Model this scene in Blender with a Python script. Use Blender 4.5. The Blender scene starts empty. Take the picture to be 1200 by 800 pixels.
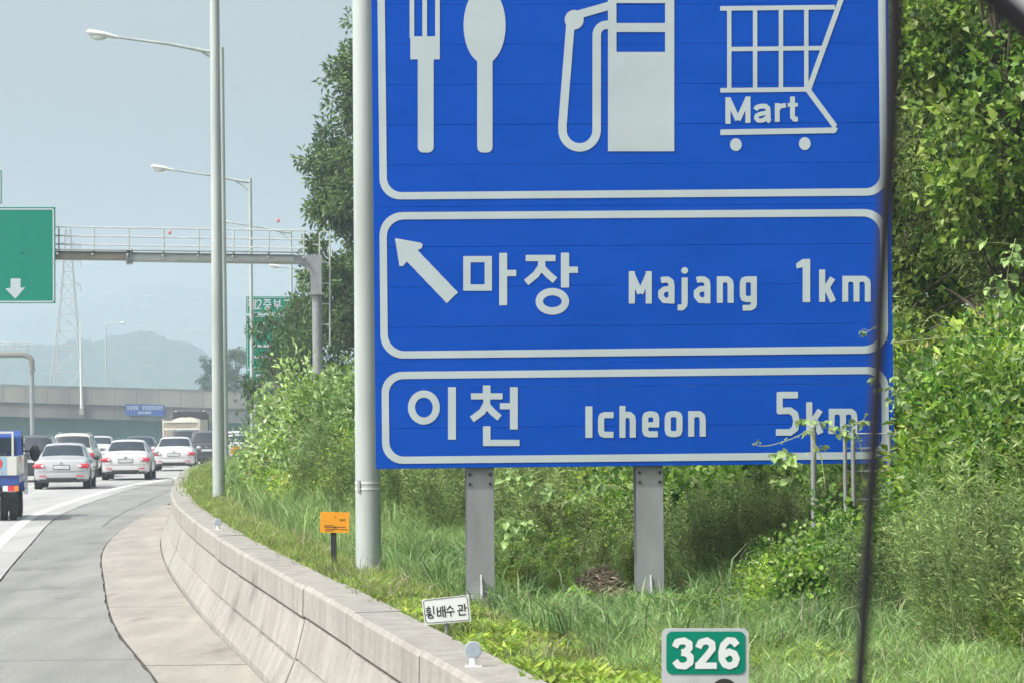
import bpy, math, random
import numpy as np
from mathutils import Vector, Matrix
R = math.radians
rnd = random.Random(7)
SC = bpy.context.scene
COL = SC.collection

# ------------------------------------------------------------------ camera
F = 4200.0; CAMZ = 2.2
PITCH = math.atan(86.8 / F); ROLL = R(-0.6)
cam_d = bpy.data.cameras.new('camera'); cam = bpy.data.objects.new('camera', cam_d); COL.objects.link(cam)
cam_d.sensor_width = 36; cam_d.lens = 36 * F / 1200
cam.matrix_world = Matrix.Translation((0, 0, CAMZ)) @ Matrix.Rotation(R(90) + PITCH, 4, 'X') @ Matrix.Rotation(ROLL, 4, 'Z')
cam_d.clip_start = 0.1; cam_d.clip_end = 12000
cam_d.dof.use_dof = True; cam_d.dof.focus_distance = 30; cam_d.dof.aperture_fstop = 22
SC.camera = cam
CM = cam.matrix_world.to_3x3()
def ray(px, py): return CM @ Vector((px - 600, 400 - py, -F))
def at(px, py, Y):
    d = ray(px, py); k = Y / d.y
    return Vector((d.x * k, Y, CAMZ + d.z * k))

# ------------------------------------------------------------------ light
TO_SUN = Vector((-0.56, -0.30, 0.78)).normalized()
elev = math.asin(TO_SUN.z); azim = math.atan2(TO_SUN.x, TO_SUN.y)
w = bpy.data.worlds.new('World'); SC.world = w; w.use_nodes = True
nt = w.node_tree; bg = nt.nodes['Background']
sky = nt.nodes.new('ShaderNodeTexSky'); sky.sky_type = 'NISHITA'; sky.sun_disc = False
sky.sun_elevation = elev; sky.sun_rotation = azim
sky.air_density = 1.0; sky.dust_density = 7.0; sky.ozone_density = 1.2
hsv = nt.nodes.new('ShaderNodeHueSaturation'); hsv.inputs['Saturation'].default_value = .55; hsv.inputs['Value'].default_value = 1.38   # thin high overcast
nt.links.new(sky.outputs[0], hsv.inputs['Color']); nt.links.new(hsv.outputs[0], bg.inputs[0]); bg.inputs[1].default_value = 0.135
sd = bpy.data.lights.new('sun', 'SUN'); sd.energy = 3.0; sd.angle = R(0.6); sd.color = (1, 0.975, 0.93)
so = bpy.data.objects.new('sun', sd); COL.objects.link(so)
so.rotation_euler = (-TO_SUN).to_track_quat('-Z', 'Y').to_euler()
SC.view_settings.view_transform = 'Standard'; SC.view_settings.look = 'None'
SC.view_settings.exposure = 0.32; SC.view_settings.gamma = 1.0
try:
    SC.cycles.volume_bounces = 1; SC.cycles.max_bounces = 6; SC.cycles.transparent_max_bounces = 8
except Exception: pass

# ------------------------------------------------------------------ materials
def new_mat(name):
    m = bpy.data.materials.new(name); m.use_nodes = True
    return m, m.node_tree, m.node_tree.nodes['Principled BSDF']
def mat(name, col, rough=0.6, metal=0.0, var=0.12, scale=3.0, bump=0.0, spec=0.5, stretch=None, detail=6, dirt=None):
    m, t, b = new_mat(name)
    tc = t.nodes.new('ShaderNodeTexCoord'); mp = t.nodes.new('ShaderNodeMapping'); t.links.new(tc.outputs['Object'], mp.inputs[0])
    if stretch: mp.inputs['Scale'].default_value = stretch
    n = t.nodes.new('ShaderNodeTexNoise'); n.inputs['Scale'].default_value = scale; n.inputs['Detail'].default_value = detail
    t.links.new(mp.outputs[0], n.inputs['Vector'])
    r = t.nodes.new('ShaderNodeValToRGB'); t.links.new(n.outputs['Fac'], r.inputs[0])
    c = Vector(col); a = c * (1 - var); z = c * (1 + var)
    if dirt: a = Vector(dirt)
    r.color_ramp.elements[0].position = 0.3; r.color_ramp.elements[1].position = 0.7
    r.color_ramp.elements[0].color = (*a, 1); r.color_ramp.elements[1].color = (*z, 1)
    t.links.new(r.outputs[0], b.inputs['Base Color'])
    b.inputs['Roughness'].default_value = rough; b.inputs['Metallic'].default_value = metal
    b.inputs['Specular IOR Level'].default_value = spec
    if bump:
        n2 = t.nodes.new('ShaderNodeTexNoise'); n2.inputs['Scale'].default_value = scale * 6; n2.inputs['Detail'].default_value = 8
        t.links.new(mp.outputs[0], n2.inputs['Vector'])
        bp = t.nodes.new('ShaderNodeBump'); bp.inputs['Strength'].default_value = bump; bp.inputs['Distance'].default_value = 0.02
        t.links.new(n2.outputs['Fac'], bp.inputs['Height']); t.links.new(bp.outputs[0], b.inputs['Normal'])
    return m
GAIN = 1.4
def leaf_mat(name, cols, trans=0.35, rough=0.55, big=0.0, spec=0.4):
    """colour of each leaf picked at random along the given list; leaves let some light through"""
    m, t, b = new_mat(name)
    g = t.nodes.new('ShaderNodeNewGeometry'); oi = t.nodes.new('ShaderNodeObjectInfo')
    r = t.nodes.new('ShaderNodeValToRGB'); t.links.new(g.outputs['Random Per Island'], r.inputs[0])
    el = r.color_ramp.elements; cols = [tuple(min(.6, v * GAIN) for v in c) for c in cols]
    while len(el) < len(cols): el.new(0.5)
    for i, c in enumerate(cols):
        el[i].position = i / (len(cols) - 1); el[i].color = (*c, 1)
    hs = t.nodes.new('ShaderNodeHueSaturation'); t.links.new(r.outputs[0], hs.inputs['Color'])
    mr = t.nodes.new('ShaderNodeMapRange'); t.links.new(oi.outputs['Random'], mr.inputs[0])
    mr.inputs[3].default_value = 0.8; mr.inputs[4].default_value = 1.25; t.links.new(mr.outputs[0], hs.inputs['Value'])
    mr2 = t.nodes.new('ShaderNodeMapRange'); t.links.new(oi.outputs['Random'], mr2.inputs[0])
    mr2.inputs[3].default_value = 0.515; mr2.inputs[4].default_value = 0.485; t.links.new(mr2.outputs[0], hs.inputs['Hue'])
    t.links.new(hs.outputs[0], b.inputs['Base Color']); b.inputs['Roughness'].default_value = rough
    b.inputs['Specular IOR Level'].default_value = spec
    tcn = t.nodes.new('ShaderNodeTexCoord'); nz = t.nodes.new('ShaderNodeTexNoise'); nz.inputs['Scale'].default_value = 2.3; nz.inputs['Detail'].default_value = 3
    t.links.new(tcn.outputs['Object'], nz.inputs['Vector']); m3 = t.nodes.new('ShaderNodeMapRange'); t.links.new(nz.outputs['Fac'], m3.inputs[0])
    m3.inputs[1].default_value = .33; m3.inputs[2].default_value = .67; m3.inputs[3].default_value = .45; m3.inputs[4].default_value = 1.4
    mm = t.nodes.new('ShaderNodeMath'); mm.operation = 'MULTIPLY'; t.links.new(mr.outputs[0], mm.inputs[0]); t.links.new(m3.outputs[0], mm.inputs[1]); t.links.new(mm.outputs[0], hs.inputs['Value'])
    tr = t.nodes.new('ShaderNodeBsdfTranslucent')
    h2 = t.nodes.new('ShaderNodeHueSaturation'); t.links.new(hs.outputs[0], h2.inputs['Color'])
    h2.inputs['Value'].default_value = 1.5; h2.inputs['Hue'].default_value = 0.49
    t.links.new(h2.outputs[0], tr.inputs[0])
    mx = t.nodes.new('ShaderNodeMixShader'); mx.inputs[0].default_value = trans
    t.links.new(b.outputs[0], mx.inputs[1]); t.links.new(tr.outputs[0], mx.inputs[2])
    t.links.new(mx.outputs[0], t.nodes['Material Output'].inputs[0])
    return m
def sheet_mat(name, col, seams):
    """reflective sheeting: faint long scratches, grime; fine"""
    m, t, b = new_mat(name)
    tc = t.nodes.new('ShaderNodeTexCoord'); mp = t.nodes.new('ShaderNodeMapping'); t.links.new(tc.outputs['Object'], mp.inputs[0])
    mp.inputs['Scale'].default_value = (1, 1, 2.2)
    n = t.nodes.new('ShaderNodeTexNoise'); n.inputs['Scale'].default_value = 1.6; n.inputs['Detail'].default_value = 7; n.inputs['Roughness'].default_value = 0.6
    t.links.new(mp.outputs[0], n.inputs['Vector'])
    r = t.nodes.new('ShaderNodeValToRGB'); t.links.new(n.outputs['Fac'], r.inputs[0])
    c = Vector(col)
    r.color_ramp.elements[0].position = 0.32; r.color_ramp.elements[1].position = 0.72
    r.color_ramp.elements[0].color = (*(c * 0.94), 1); r.color_ramp.elements[1].color = (*(c * 1.05 + Vector((.002, .004, .004))), 1)
    t.links.new(r.outputs[0], b.inputs['Base Color'])
    b.inputs['Roughness'].default_value = 0.38; b.inputs['Specular IOR Level'].default_value = 0.14
    n2 = t.nodes.new('ShaderNodeTexNoise'); n2.inputs['Scale'].default_value = 5; n2.inputs['Detail'].default_value = 4
    t.links.new(mp.outputs[0], n2.inputs['Vector'])
    bp = t.nodes.new('ShaderNodeBump'); bp.inputs['Strength'].default_value = 0.12; bp.inputs['Distance'].default_value = 0.008
    t.links.new(n2.outputs['Fac'], bp.inputs['Height']); t.links.new(bp.outputs[0], b.inputs['Normal'])
    return m
M = {}
M['blue'] = sheet_mat('sign_blue', (0.0, 0.066, 0.43), True)
M['white_sheet'] = sheet_mat('sign_white', (0.44, 0.51, 0.53), True)
M['green'] = sheet_mat('sign_green', (0.0, 0.20, 0.125), True)
M['steel'] = mat('galvanised_steel', (0.42, 0.45, 0.44), 0.5, 0.0, 0.10, 4, 0.05, stretch=(1, 1, .25))
M['post'] = mat('weathered_post_steel', (0.25, 0.265, 0.27), 0.55, 0.1, 0.15, 5, 0.1, stretch=(1, 1, .4))
M['pole'] = mat('painted_pole', (0.40, 0.45, 0.43), 0.45, 0.0, 0.10, 3, 0.04, stretch=(1, 1, .15), dirt=(.31, .35, .33))
M['concrete'] = mat('barrier_concrete', (0.325, 0.317, 0.288), 0.9, 0, 0.05, 5, 0.0, spec=.2, dirt=(.25, .24, .212), detail=8, stretch=(1, .6, .22))
M['apron'] = mat('apron_concrete', (0.32, 0.305, 0.27), 0.9, 0, 0.08, 2.5, 0.2, spec=.2, dirt=(.255, .245, .215), stretch=(1, .16, 1))
M['lane'] = mat('lane_concrete', (0.37, 0.375, 0.365), 0.9, 0, 0.06, 2., 0.15, spec=.25, dirt=(.32, .322, .31), stretch=(1, .08, 1))
M['shoulder'] = mat('shoulder_pavement', (0.245, 0.25, 0.235), 0.9, 0, 0.07, 2.2, 0.2, spec=.2, dirt=(.20, .206, .19), stretch=(1, .12, 1))
M['joint'] = mat('joint_dark', (0.09, 0.085, 0.075), 0.95, 0, 0.3, 6, 0.2)
M['mark'] = mat('road_paint', (0.78, 0.78, 0.74), 0.7, 0, 0.08, 8, 0.2, dirt=(.6, .6, .56))
M['soil'] = mat('soil', (0.085, 0.10, 0.04), 1.0, 0, 0.4, 3, 0.8, spec=.1)
M['bridge'] = mat('bridge_concrete', (0.21, 0.205, 0.18), 0.9, 0, 0.2, .25, 0.2, stretch=(1, 1, .3), dirt=(.15, .148, .13))
M['bridge_d'] = mat('stained_bridge_concrete', (0.15, 0.145, 0.13), 0.9, 0, 0.2, .3, 0.2, stretch=(1, 1, .25), dirt=(.09, .09, .08))
M['girder'] = mat('girder_paint', (0.02, 0.10, 0.075), 0.6, 0, 0.15, .4)
M['lampglass'] = mat('lamp_lens', (0.6, 0.63, 0.6), 0.3, 0, 0.05, 4)
M['black'] = mat('black_rubber', (0.004, 0.004, 0.006), 0.9, 0, 0.2, 5)
M['tyre'] = mat('tyre', (0.02, 0.02, 0.022), 0.85, 0, 0.2, 8)
M['rim'] = mat('alloy_rim', (0.4, 0.41, 0.42), 0.35, 0.6, 0.05, 4)
M['glass'] = mat('car_glass', (0.02, 0.03, 0.04), 0.06, 0, 0.3, 1.5, spec=.9)
M['red'] = mat('red_lens', (0.6, 0.045, 0.07), 0.25, 0, 0.1, 8)
M['orange_l'] = mat('orange_lens', (0.8, 0.25, 0.03), 0.25, 0, 0.1, 8)
M['white_l'] = mat('clear_lens', (0.75, 0.78, 0.78), 0.2, 0, 0.05, 8)
M['plate'] = mat('number_plate', (0.55, 0.58, 0.58), 0.5, 0, 0.05, 8)
M['dark'] = mat('dark_plastic', (0.03, 0.032, 0.035), 0.6, 0, 0.2, 5)
M['orange'] = mat('orange_sheet', (0.80, 0.33, 0.012), 0.5, 0, 0.06, 6)
M['ink'] = mat('black_ink', (0.02, 0.02, 0.02), 0.6, 0, 0.1, 9)
M['white_paint'] = mat('white_paint', (0.72, 0.74, 0.72), 0.45, 0, 0.05, 5)
M['bark'] = mat('bark', (0.10, 0.085, 0.06), 0.95, 0, 0.3, 6, 0.8, stretch=(1, 1, .3))
M['stem'] = mat('green_stem', (0.13, 0.19, 0.06), 0.7, 0, 0.2, 6)
M['vine_stem'] = mat('pale_vine_stem', (0.34, 0.38, 0.16), 0.6, 0, 0.2, 6)
M['reflector'] = mat('reflector_lens', (0.33, 0.39, 0.43), 0.3, 0.1, 0.1, 30)
M['grey_panel'] = mat('grey_cabin_panel', (0.4, 0.41, 0.42), 0.6, 0, 0.03, 3)
M['redball'] = mat('red_ball', (0.7, 0.05, 0.05), 0.5, 0, 0.05, 3)
M['L_grass'] = leaf_mat('grass_blades', [(0.07, .13, .02), (.115, .19, .035), (.16, .24, .05), (.20, .25, .07), (.13, .21, .05), (.30, .28, .13)], .35)
M['L_grassblue'] = leaf_mat('grey_green_grass', [(0.07, .14, .035), (.105, .20, .055), (.155, .26, .085), (.19, .28, .10), (.11, .20, .05), (.24, .27, .13)], .3)
M['L_broad'] = leaf_mat('yellow_green_leaves', [(0.07, .14, .018), (.12, .21, .028), (.17, .27, .035), (.24, .31, .06), (.09, .17, .03)], .4)
M['L_feather'] = leaf_mat('feathery_leaves', [(0.085, .135, .04), (.13, .205, .06), (.185, .27, .085), (.24, .31, .12)], .3)
M['L_kudzu'] = leaf_mat('vine_leaves', [(0.03, .08, .012), (.06, .14, .018), (.10, .21, .022), (.15, .27, .03), (.22, .31, .05), (.30, .37, .2)], .4)
M['L_vine'] = leaf_mat('shaded_vine_leaves', [(0.015, .045, .008), (0.04, .10, .014), (.07, .15, .02), (.105, .195, .026), (.16, .25, .035), (.22, .28, .12)], .35)  # darker copy of vine_leaves, shade held in the leaf colours
M['L_pale'] = leaf_mat('pale_leaves', [(0.09, .16, .04), (.14, .23, .06), (.2, .29, .11), (.31, .38, .22)], .3)
M['L_yellow'] = leaf_mat('yellowish_leaves', [(0.08, .17, .02), (.13, .24, .025), (.20, .31, .035), (.28, .36, .06), (.30, .27, .10)], .4)
M['L_dark'] = leaf_mat('dark_tree_leaves', [(0.025, .06, .014), (.045, .09, .022), (.07, .125, .03), (.105, .16, .05)], .3)
M['L_far'] = leaf_mat('far_tree_leaves', [(0.03, .065, .02), (.05, .09, .03), (.07, .11, .04)], .2)
M['dry'] = leaf_mat('dry_stalks', [(0.18, .15, .11), (.25, .21, .15), (.33, .28, .2), (.14, .12, .08), (.42, .34, .27)], .1)

def road_wear(m, amt, spots):
    '''aggregate speckle, oil spots and long wheel-track streaks'''
    t = m.node_tree; b = t.nodes['Principled BSDF']; src = b.inputs['Base Color'].links[0].from_socket
    tc = t.nodes.new('ShaderNodeTexCoord')
    def nz(scale, st, lo, hi, a, c_):
        mp = t.nodes.new('ShaderNodeMapping'); mp.inputs['Scale'].default_value = st; t.links.new(tc.outputs['Object'], mp.inputs[0])
        n = t.nodes.new('ShaderNodeTexNoise'); n.inputs['Scale'].default_value = scale; n.inputs['Detail'].default_value = 5; t.links.new(mp.outputs[0], n.inputs['Vector'])
        r_ = t.nodes.new('ShaderNodeMapRange'); r_.inputs[1].default_value = lo; r_.inputs[2].default_value = hi; r_.inputs[3].default_value = a; r_.inputs[4].default_value = c_
        t.links.new(n.outputs['Fac'], r_.inputs[0]); return r_.outputs[0]
    for args in ((28, (1, .35, 1), .3, .7, 1 - amt, 1 + amt), (1.4, (1, .03, 1), .35, .65, 1 - amt * .8, 1 + amt * .5), (spots, (1, .3, 1), .62, .72, 1, .72)):
        mx = t.nodes.new('ShaderNodeVectorMath'); mx.operation = 'SCALE'; t.links.new(src, mx.inputs[0]); t.links.new(nz(*args), mx.inputs['Scale']); src = mx.outputs[0]
    t.links.new(src, b.inputs['Base Color'])
road_wear(M['lane'], .10, 1.1); road_wear(M['shoulder'], .13, .9); road_wear(M['apron'], .08, 1.3); road_wear(M['concrete'], .09, 1.6)
# ------------------------------------------------------------------ helpers
def tag(o, label=None, cat=None, group=None, kind=None):
    if label: o['label'] = label
    if cat: o['category'] = cat
    if group: o['group'] = group
    if kind: o['kind'] = kind
    return o
def empty(name, loc, rz=0, label=None, cat=None, group=None):
    o = bpy.data.objects.new(name, None); COL.objects.link(o); o.location = loc; o.rotation_euler = (0, 0, rz)
    o.empty_display_size = 0.2
    return tag(o, label, cat, group)
def link(name, me, m, parent=None):
    if m is not None and len(me.materials) == 0: me.materials.append(m)
    o = bpy.data.objects.new(name, me); COL.objects.link(o)
    if parent is not None: o.parent = parent
    return o
class MB:
    def __init__(s): s.v = []; s.f = []
    def add(s, v, f):
        n = len(s.v); s.v += [tuple(p) for p in v]; s.f += [tuple(i + n for i in q) for q in f]; return s
    def box(s, c, d, rz=0.0, rot=None):
        c = Vector(c); m = rot if rot is not None else Matrix.Rotation(rz, 3, 'Z')
        P = [c + m @ Vector((x * d[0] / 2, y * d[1] / 2, z * d[2] / 2)) for x in (-1, 1) for y in (-1, 1) for z in (-1, 1)]
        return s.add(P, [(0, 1, 3, 2), (4, 6, 7, 5), (0, 4, 5, 1), (2, 3, 7, 6), (0, 2, 6, 4), (1, 5, 7, 3)])
    def tube(s, pts, rad, n=8, cap=True):
        pts = [Vector(p) for p in pts]; rad = rad if isinstance(rad, (list, tuple)) else [rad] * len(pts)
        V = []; Fc = []; up = None
        for i, p in enumerate(pts):
            d = (pts[min(i + 1, len(pts) - 1)] - pts[max(i - 1, 0)]).normalized()
            if up is None: up = Vector((0, 0, 1)) if abs(d.z) < .9 else Vector((1, 0, 0))
            a = (up - d * up.dot(d)).normalized(); up = a; b = d.cross(a)
            for k in range(n):
                th = 2 * math.pi * k / n; V.append(p + (a * math.cos(th) + b * math.sin(th)) * rad[i])
        for i in range(len(pts) - 1):
            for k in range(n):
                Fc.append((i * n + k, i * n + (k + 1) % n, (i + 1) * n + (k + 1) % n, (i + 1) * n + k))
        if cap: Fc.append(tuple(range(n))[::-1]); Fc.append(tuple((len(pts) - 1) * n + k for k in range(n)))
        return s.add(V, Fc)
    def bar(s, a, b, w, d=None):
        return s.tube([a, b], w / 2, 4)
    def lathe(s, c, prof, n=16, axis='Z'):
        V = []; Fc = []
        for (r, z) in prof:
            for k in range(n):
                th = 2 * math.pi * k / n; x, y = r * math.cos(th), r * math.sin(th)
                p = (x, y, z) if axis == 'Z' else ((z, x, y) if axis == 'X' else (x, z, y))
                V.append(Vector(c) + Vector(p))
        for i in range(len(prof) - 1):
            for k in range(n):
                Fc.append((i * n + k, i * n + (k + 1) % n, (i + 1) * n + (k + 1) % n, (i + 1) * n + k))
        Fc.append(tuple(range(n))[::-1]); Fc.append(tuple((len(prof) - 1) * n + k for k in range(n)))
        return s.add(V, Fc)
    def ball(s, c, r, n=10, sq=(1, 1, 1)):
        prof = []
        V = []; Fc = []; c = Vector(c); m = max(4, n // 2)
        for i in range(m + 1):
            ph = math.pi * (i + .001) / (m + .002)
            for k in range(n):
                th = 2 * math.pi * k / n
                V.append(c + Vector((r * sq[0] * math.sin(ph) * math.cos(th), r * sq[1] * math.sin(ph) * math.sin(th), r * sq[2] * math.cos(ph))))
        for i in range(m):
            for k in range(n): Fc.append((i * n + k, (i + 1) * n + k, (i + 1) * n + (k + 1) % n, i * n + (k + 1) % n))
        return s.add(V, Fc)
    def mesh(s, off=(0, 0, 0), smooth=False, name='mesh'):
        me = bpy.data.meshes.new(name); o = Vector(off)
        me.from_pydata([tuple(Vector(v) - o) for v in s.v], [], s.f); me.validate()
        if smooth:
            for p in me.polygons: p.use_smooth = True
            try: me.set_sharp_from_angle(angle=R(40))
            except Exception: pass
        return me
    def build(s, name, m, parent=None, smooth=False, world=True):
        off = parent.location if (parent is not None and world and parent.parent is None) else (0, 0, 0)
        if parent is not None and world and parent.parent is not None: off = parent.parent.location
        return link(name, s.mesh(off, smooth, name), m, parent)
def np_mesh(name, V, T):
    me = bpy.data.meshes.new(name); V = np.asarray(V, np.float32); T = np.asarray(T, np.int32)
    me.vertices.add(len(V)); me.vertices.foreach_set('co', V.ravel())
    k = T.shape[1]
    me.loops.add(T.size); me.loops.foreach_set('vertex_index', T.ravel())
    me.polygons.add(len(T)); me.polygons.foreach_set('loop_start', np.arange(0, T.size, k, dtype=np.int32))
    try: me.polygons.foreach_set('loop_total', np.full(len(T), k, np.int32))
    except Exception: pass
    me.update(calc_edges=True); return me
def catmull(pts):
    pts = np.array(pts, float); ys = pts[:, 0]; xs = pts[:, 1]
    m = np.gradient(xs, ys)
    def f(y):
        y = float(y)
        if y <= ys[0]: return xs[0] + m[0] * (y - ys[0])
        if y >= ys[-1]: return xs[-1] + m[-1] * (y - ys[-1])
        i = int(np.searchsorted(ys, y)) - 1; h = ys[i + 1] - ys[i]; t = (y - ys[i]) / h
        return ((2 * t**3 - 3 * t**2 + 1) * xs[i] + (t**3 - 2 * t**2 + t) * h * m[i] + (-2 * t**3 + 3 * t**2) * xs[i + 1] + (t**3 - t**2) * h * m[i + 1])
    return f
# ------------------------------------------------------------------ road geometry
Xb = catmull([(-30, 6.2), (0, 2.0), (17.4, -.35), (30, -2.1), (40, -3.5), (62, -6.1), (76, -7.35), (91, -8.6), (110, -9.5), (130, -9.9), (154, -9.9), (187, -10.3), (240, -10.3), (330, -8), (420, -4), (520, 2)])
Xe = catmull([(-30, 2.7), (0, -1.5), (17, -3.7), (40, -6.6), (65, -9.3), (82, -11.0), (103, -12.25), (118, -12.8), (134, -12.7), (154, -12.6), (187, -13.0), (240, -13.0), (330, -11), (420, -7), (520, -1)])
def zr(Y):
    if Y < 150: return 0.0
    if Y < 330: return -(Y - 150)**2 / 16000
    if Y < 520: return -2.025 - .0225 * (Y - 330)
    return -6.3
def gnoise(x, y): return .05 * math.sin(x * 1.7 + y * .6) + .04 * math.sin(y * 1.3 - x * .9) + .03 * math.sin(x * 4.1 + y * 2.3)
def gz(X, Y):
    t = X - Xb(Y); z = zr(Y)
    if t < .5:
        return z - .06 if t > -40 else z - .06 + min(2, (-40 - t) * .02)
    up = .83 - .08 * min(1, (t - .5)) + .04 * max(0, min(t - 1.5, 2.)) + .30 * min(max(0, t - 3.6), 10)
    k = max(0, 1 - max(0, Y - 250) / 150)
    return z + up * (k if Y > 250 else 1) + gnoise(X, Y) * min(1, (t - .5) * .4) * k
ys = list(np.arange(-30, 60, 1.0)) + list(np.arange(60, 160, 4.0)) + list(np.arange(160, 520, 12.0)) + [540, 700, 1000, 2000, 4200]
ts = [-3000, -800, -200, -60, -44, -30, -10, 0, .25, .50, .52] + [.52 + .4 * i for i in range(1, 36)] + [17, 22, 40, 100, 300, 1000, 3000]
b = MB(); V = []
for Y in ys:
    for t in ts:
        x = Xb(min(Y, 520)) + t; z = gz(x if Y < 520 else Xb(520) + 1e3, Y) if Y < 520 else -6.3
        V.append((x, Y, z))
n = len(ts)
b.add(V, [(i * n + j, i * n + j + 1, (i + 1) * n + j + 1, (i + 1) * n + j) for i in range(len(ys) - 1) for j in range(n - 1)])
ground = tag(b.build('ground', M['soil'], None, True), kind='structure')

def strip(fa, fb, y0, y1, dz, step=2.0, za=None):
    b = MB(); yy = np.arange(y0, y1 + 1e-6, step) if y1 - y0 > step else [y0, y1]
    if yy[-1] < y1 - .01: yy = list(yy) + [y1]
    V = []
    for Y in yy: V += [(fa(Y), Y, zr(Y) + dz), (fb(Y), Y, zr(Y) + dz)]
    return b.add(V, [(2 * i, 2 * i + 1, 2 * i + 3, 2 * i + 2) for i in range(len(yy) - 1)])
# dark bedding under the slabs shows in the joints
road = tag(strip(lambda Y: Xe(Y) - 34, lambda Y: Xb(Y) + .06, -28, 515, -.018, 3).build('road', M['joint']), kind='structure')
LW = 3.6
for k in range(4):
    for y0 in np.arange(36, 236, 8.0):
        strip(lambda Y, k=k: Xe(Y) + (.28 if k < 3 else .28) - (k + 1) * LW + .0, lambda Y, k=k: Xe(Y) + (.28 - k * LW - .03 if k else .56), y0, y0 + 7.94, 0.0, 2).build('concrete_slab', M['lane'], road, world=False)
pv = strip(lambda Y: Xe(Y) - 33, lambda Y: Xe(Y) + .56, 236, 515, 0.0, 4).build('far_pavement', M['lane'], road, world=False)
pv = strip(lambda Y: Xe(Y) - 33, lambda Y: Xe(Y) + .24 - 4 * LW, 36, 235.9, 0.0, 4).build('inner_pavement', M['lane'], road, world=False)
pv = strip(lambda Y: Xe(Y) - 33, lambda Y: Xe(Y) + .56, -28, 35.9, 0.0, 4).build('near_pavement', M['lane'], road, world=False)
def jag(Y): return .012 * math.sin(Y * .9) + .008 * math.sin(Y * 2.3)
Xa = catmull([(-30, 5.1), (0, .95), (17, -1.25), (30, -2.99), (37, -4.08), (49, -5.6), (60, -6.87), (75, -8.05), (85, -8.62), (94, -9.0), (110, -9.75), (150, -10.2)])
for y0 in [-28] + list(np.arange(12, 140, 7.0)):
    y1 = y0 + 39.96 if y0 < 0 else y0 + 6.965
    strip(lambda Y: Xe(Y) + .59 + jag(Y) * .6, lambda Y: Xa(Y) - .022 + .008 * math.sin(Y * 1.7) + .006 * math.sin(Y * 4.3), y0, y1, .0, .35).build('shoulder_slab', M['shoulder'], road, world=False)
strip(lambda Y: Xe(Y) + .6, lambda Y: Xb(Y) - .14, 138, 515, .0, 3).build('shoulder_slab', M['shoulder'], road, world=False)
for y0 in [-28] + list(np.arange(12, 92, 10.0)):
    y1 = y0 + 39.95 if y0 < 0 else y0 + 9.95
    strip(lambda Y: Xa(Y) + .0, lambda Y: Xb(Y) - .015, y0, y1, .012, .7).build('apron_slab', M['apron'], road, world=False)
# paint
tag(strip(lambda Y: Xe(Y) - .13, lambda Y: Xe(Y) + .10, -28, 330, .005, 1.5).build('edge_line', M['mark']), kind='structure')
dash = MB()
for k in (1, 2, 3):
    for y0 in np.arange(20, 300, 16.0):
        s_ = strip(lambda Y: Xe(Y) + .25 - k * LW - .075, lambda Y: Xe(Y) + .25 - k * LW + .075, y0, y0 + 7.5, .005, 2); dash.add(s_.v, s_.f)
tag(dash.build('lane_dashes', M['mark']), kind='structure')

cr = MB()
def crack(pts, w_):
    V = []
    for i, (x, y) in enumerate(pts):
        a_ = pts[max(i - 1, 0)]; c_ = pts[min(i + 1, len(pts) - 1)]; d = Vector((c_[0] - a_[0], c_[1] - a_[1], 0)).normalized(); nn = Vector((-d.y, d.x, 0)) * w_ * rnd.uniform(.4, 1.3)
        V += [Vector((x, y, zr(y) + .006)) + nn, Vector((x, y, zr(y) + .006)) - nn]
    cr.add(V, [(2 * i, 2 * i + 1, 2 * i + 3, 2 * i + 2) for i in range(len(pts) - 1)])
for yc in (44.5, 57, 69.5, 73, 88, 97.5):
    x0, x1 = Xe(yc) + .65, Xa(yc) - .1; crack([(x0 + (x1 - x0) * i / 22, yc + .15 * math.sin(i * .7 + yc) + rnd.uniform(-.05, .05)) for i in range(23)], .012)
for (y0, y1, k0, k1) in ((74, 112, .74, .68),):
    crack([(Xe(y) + .3 + (Xa(y) - Xe(y) - .3) * (k0 + (k1 - k0) * (y - y0) / (y1 - y0)) + rnd.uniform(-.025, .025), y) for y in np.arange(y0, y1, .35)], .011)
tag(cr.build('road_cracks', M['joint']), kind='structure')
# ------------------------------------------------------------------ concrete barrier, one segment after another
bar_ = empty('concrete_barrier', (Xb(30), 30, 0), 0, 'low weathered concrete barrier wall curving along the right shoulder', 'barrier')
PROF = [(0, -.05), (0, .07), (.10, .30), (.125, .305), (.125, .325), (.11, .33), (.185, .625), (.215, .63), (.215, .655), (.17, .66), (.175, .865), (.20, .895), (.50, .90), (.535, .87), (.535, -.05)]
Y = -8.0
while Y < 128:
    L = 4.0; b = MB(); V = []; st = 8
    e = rnd.uniform(-.008, .008)
    for i in range(st + 1):
        yy = Y + .006 + (L - .012) * i / st; sl = (Xb(yy + .5) - Xb(yy - .5)); nx = Vector((1, -sl, 0)).normalized()
        for (t, z) in PROF: V.append(Vector((Xb(yy), yy, zr(yy) + z + (e if z > .3 else 0))) + nx * (t + e))
    n = len(PROF)
    Fc = [(i * n + j, (i + 1) * n + j, (i + 1) * n + j + 1, i * n + j + 1) for i in range(st) for j in range(n - 1)]
    Fc += [tuple(range(n)), tuple(st * n + k for k in range(n))[::-1]]
    b.add(V, Fc).build('barrier_segment', M['concrete'], bar_)
    Y += L
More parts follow.
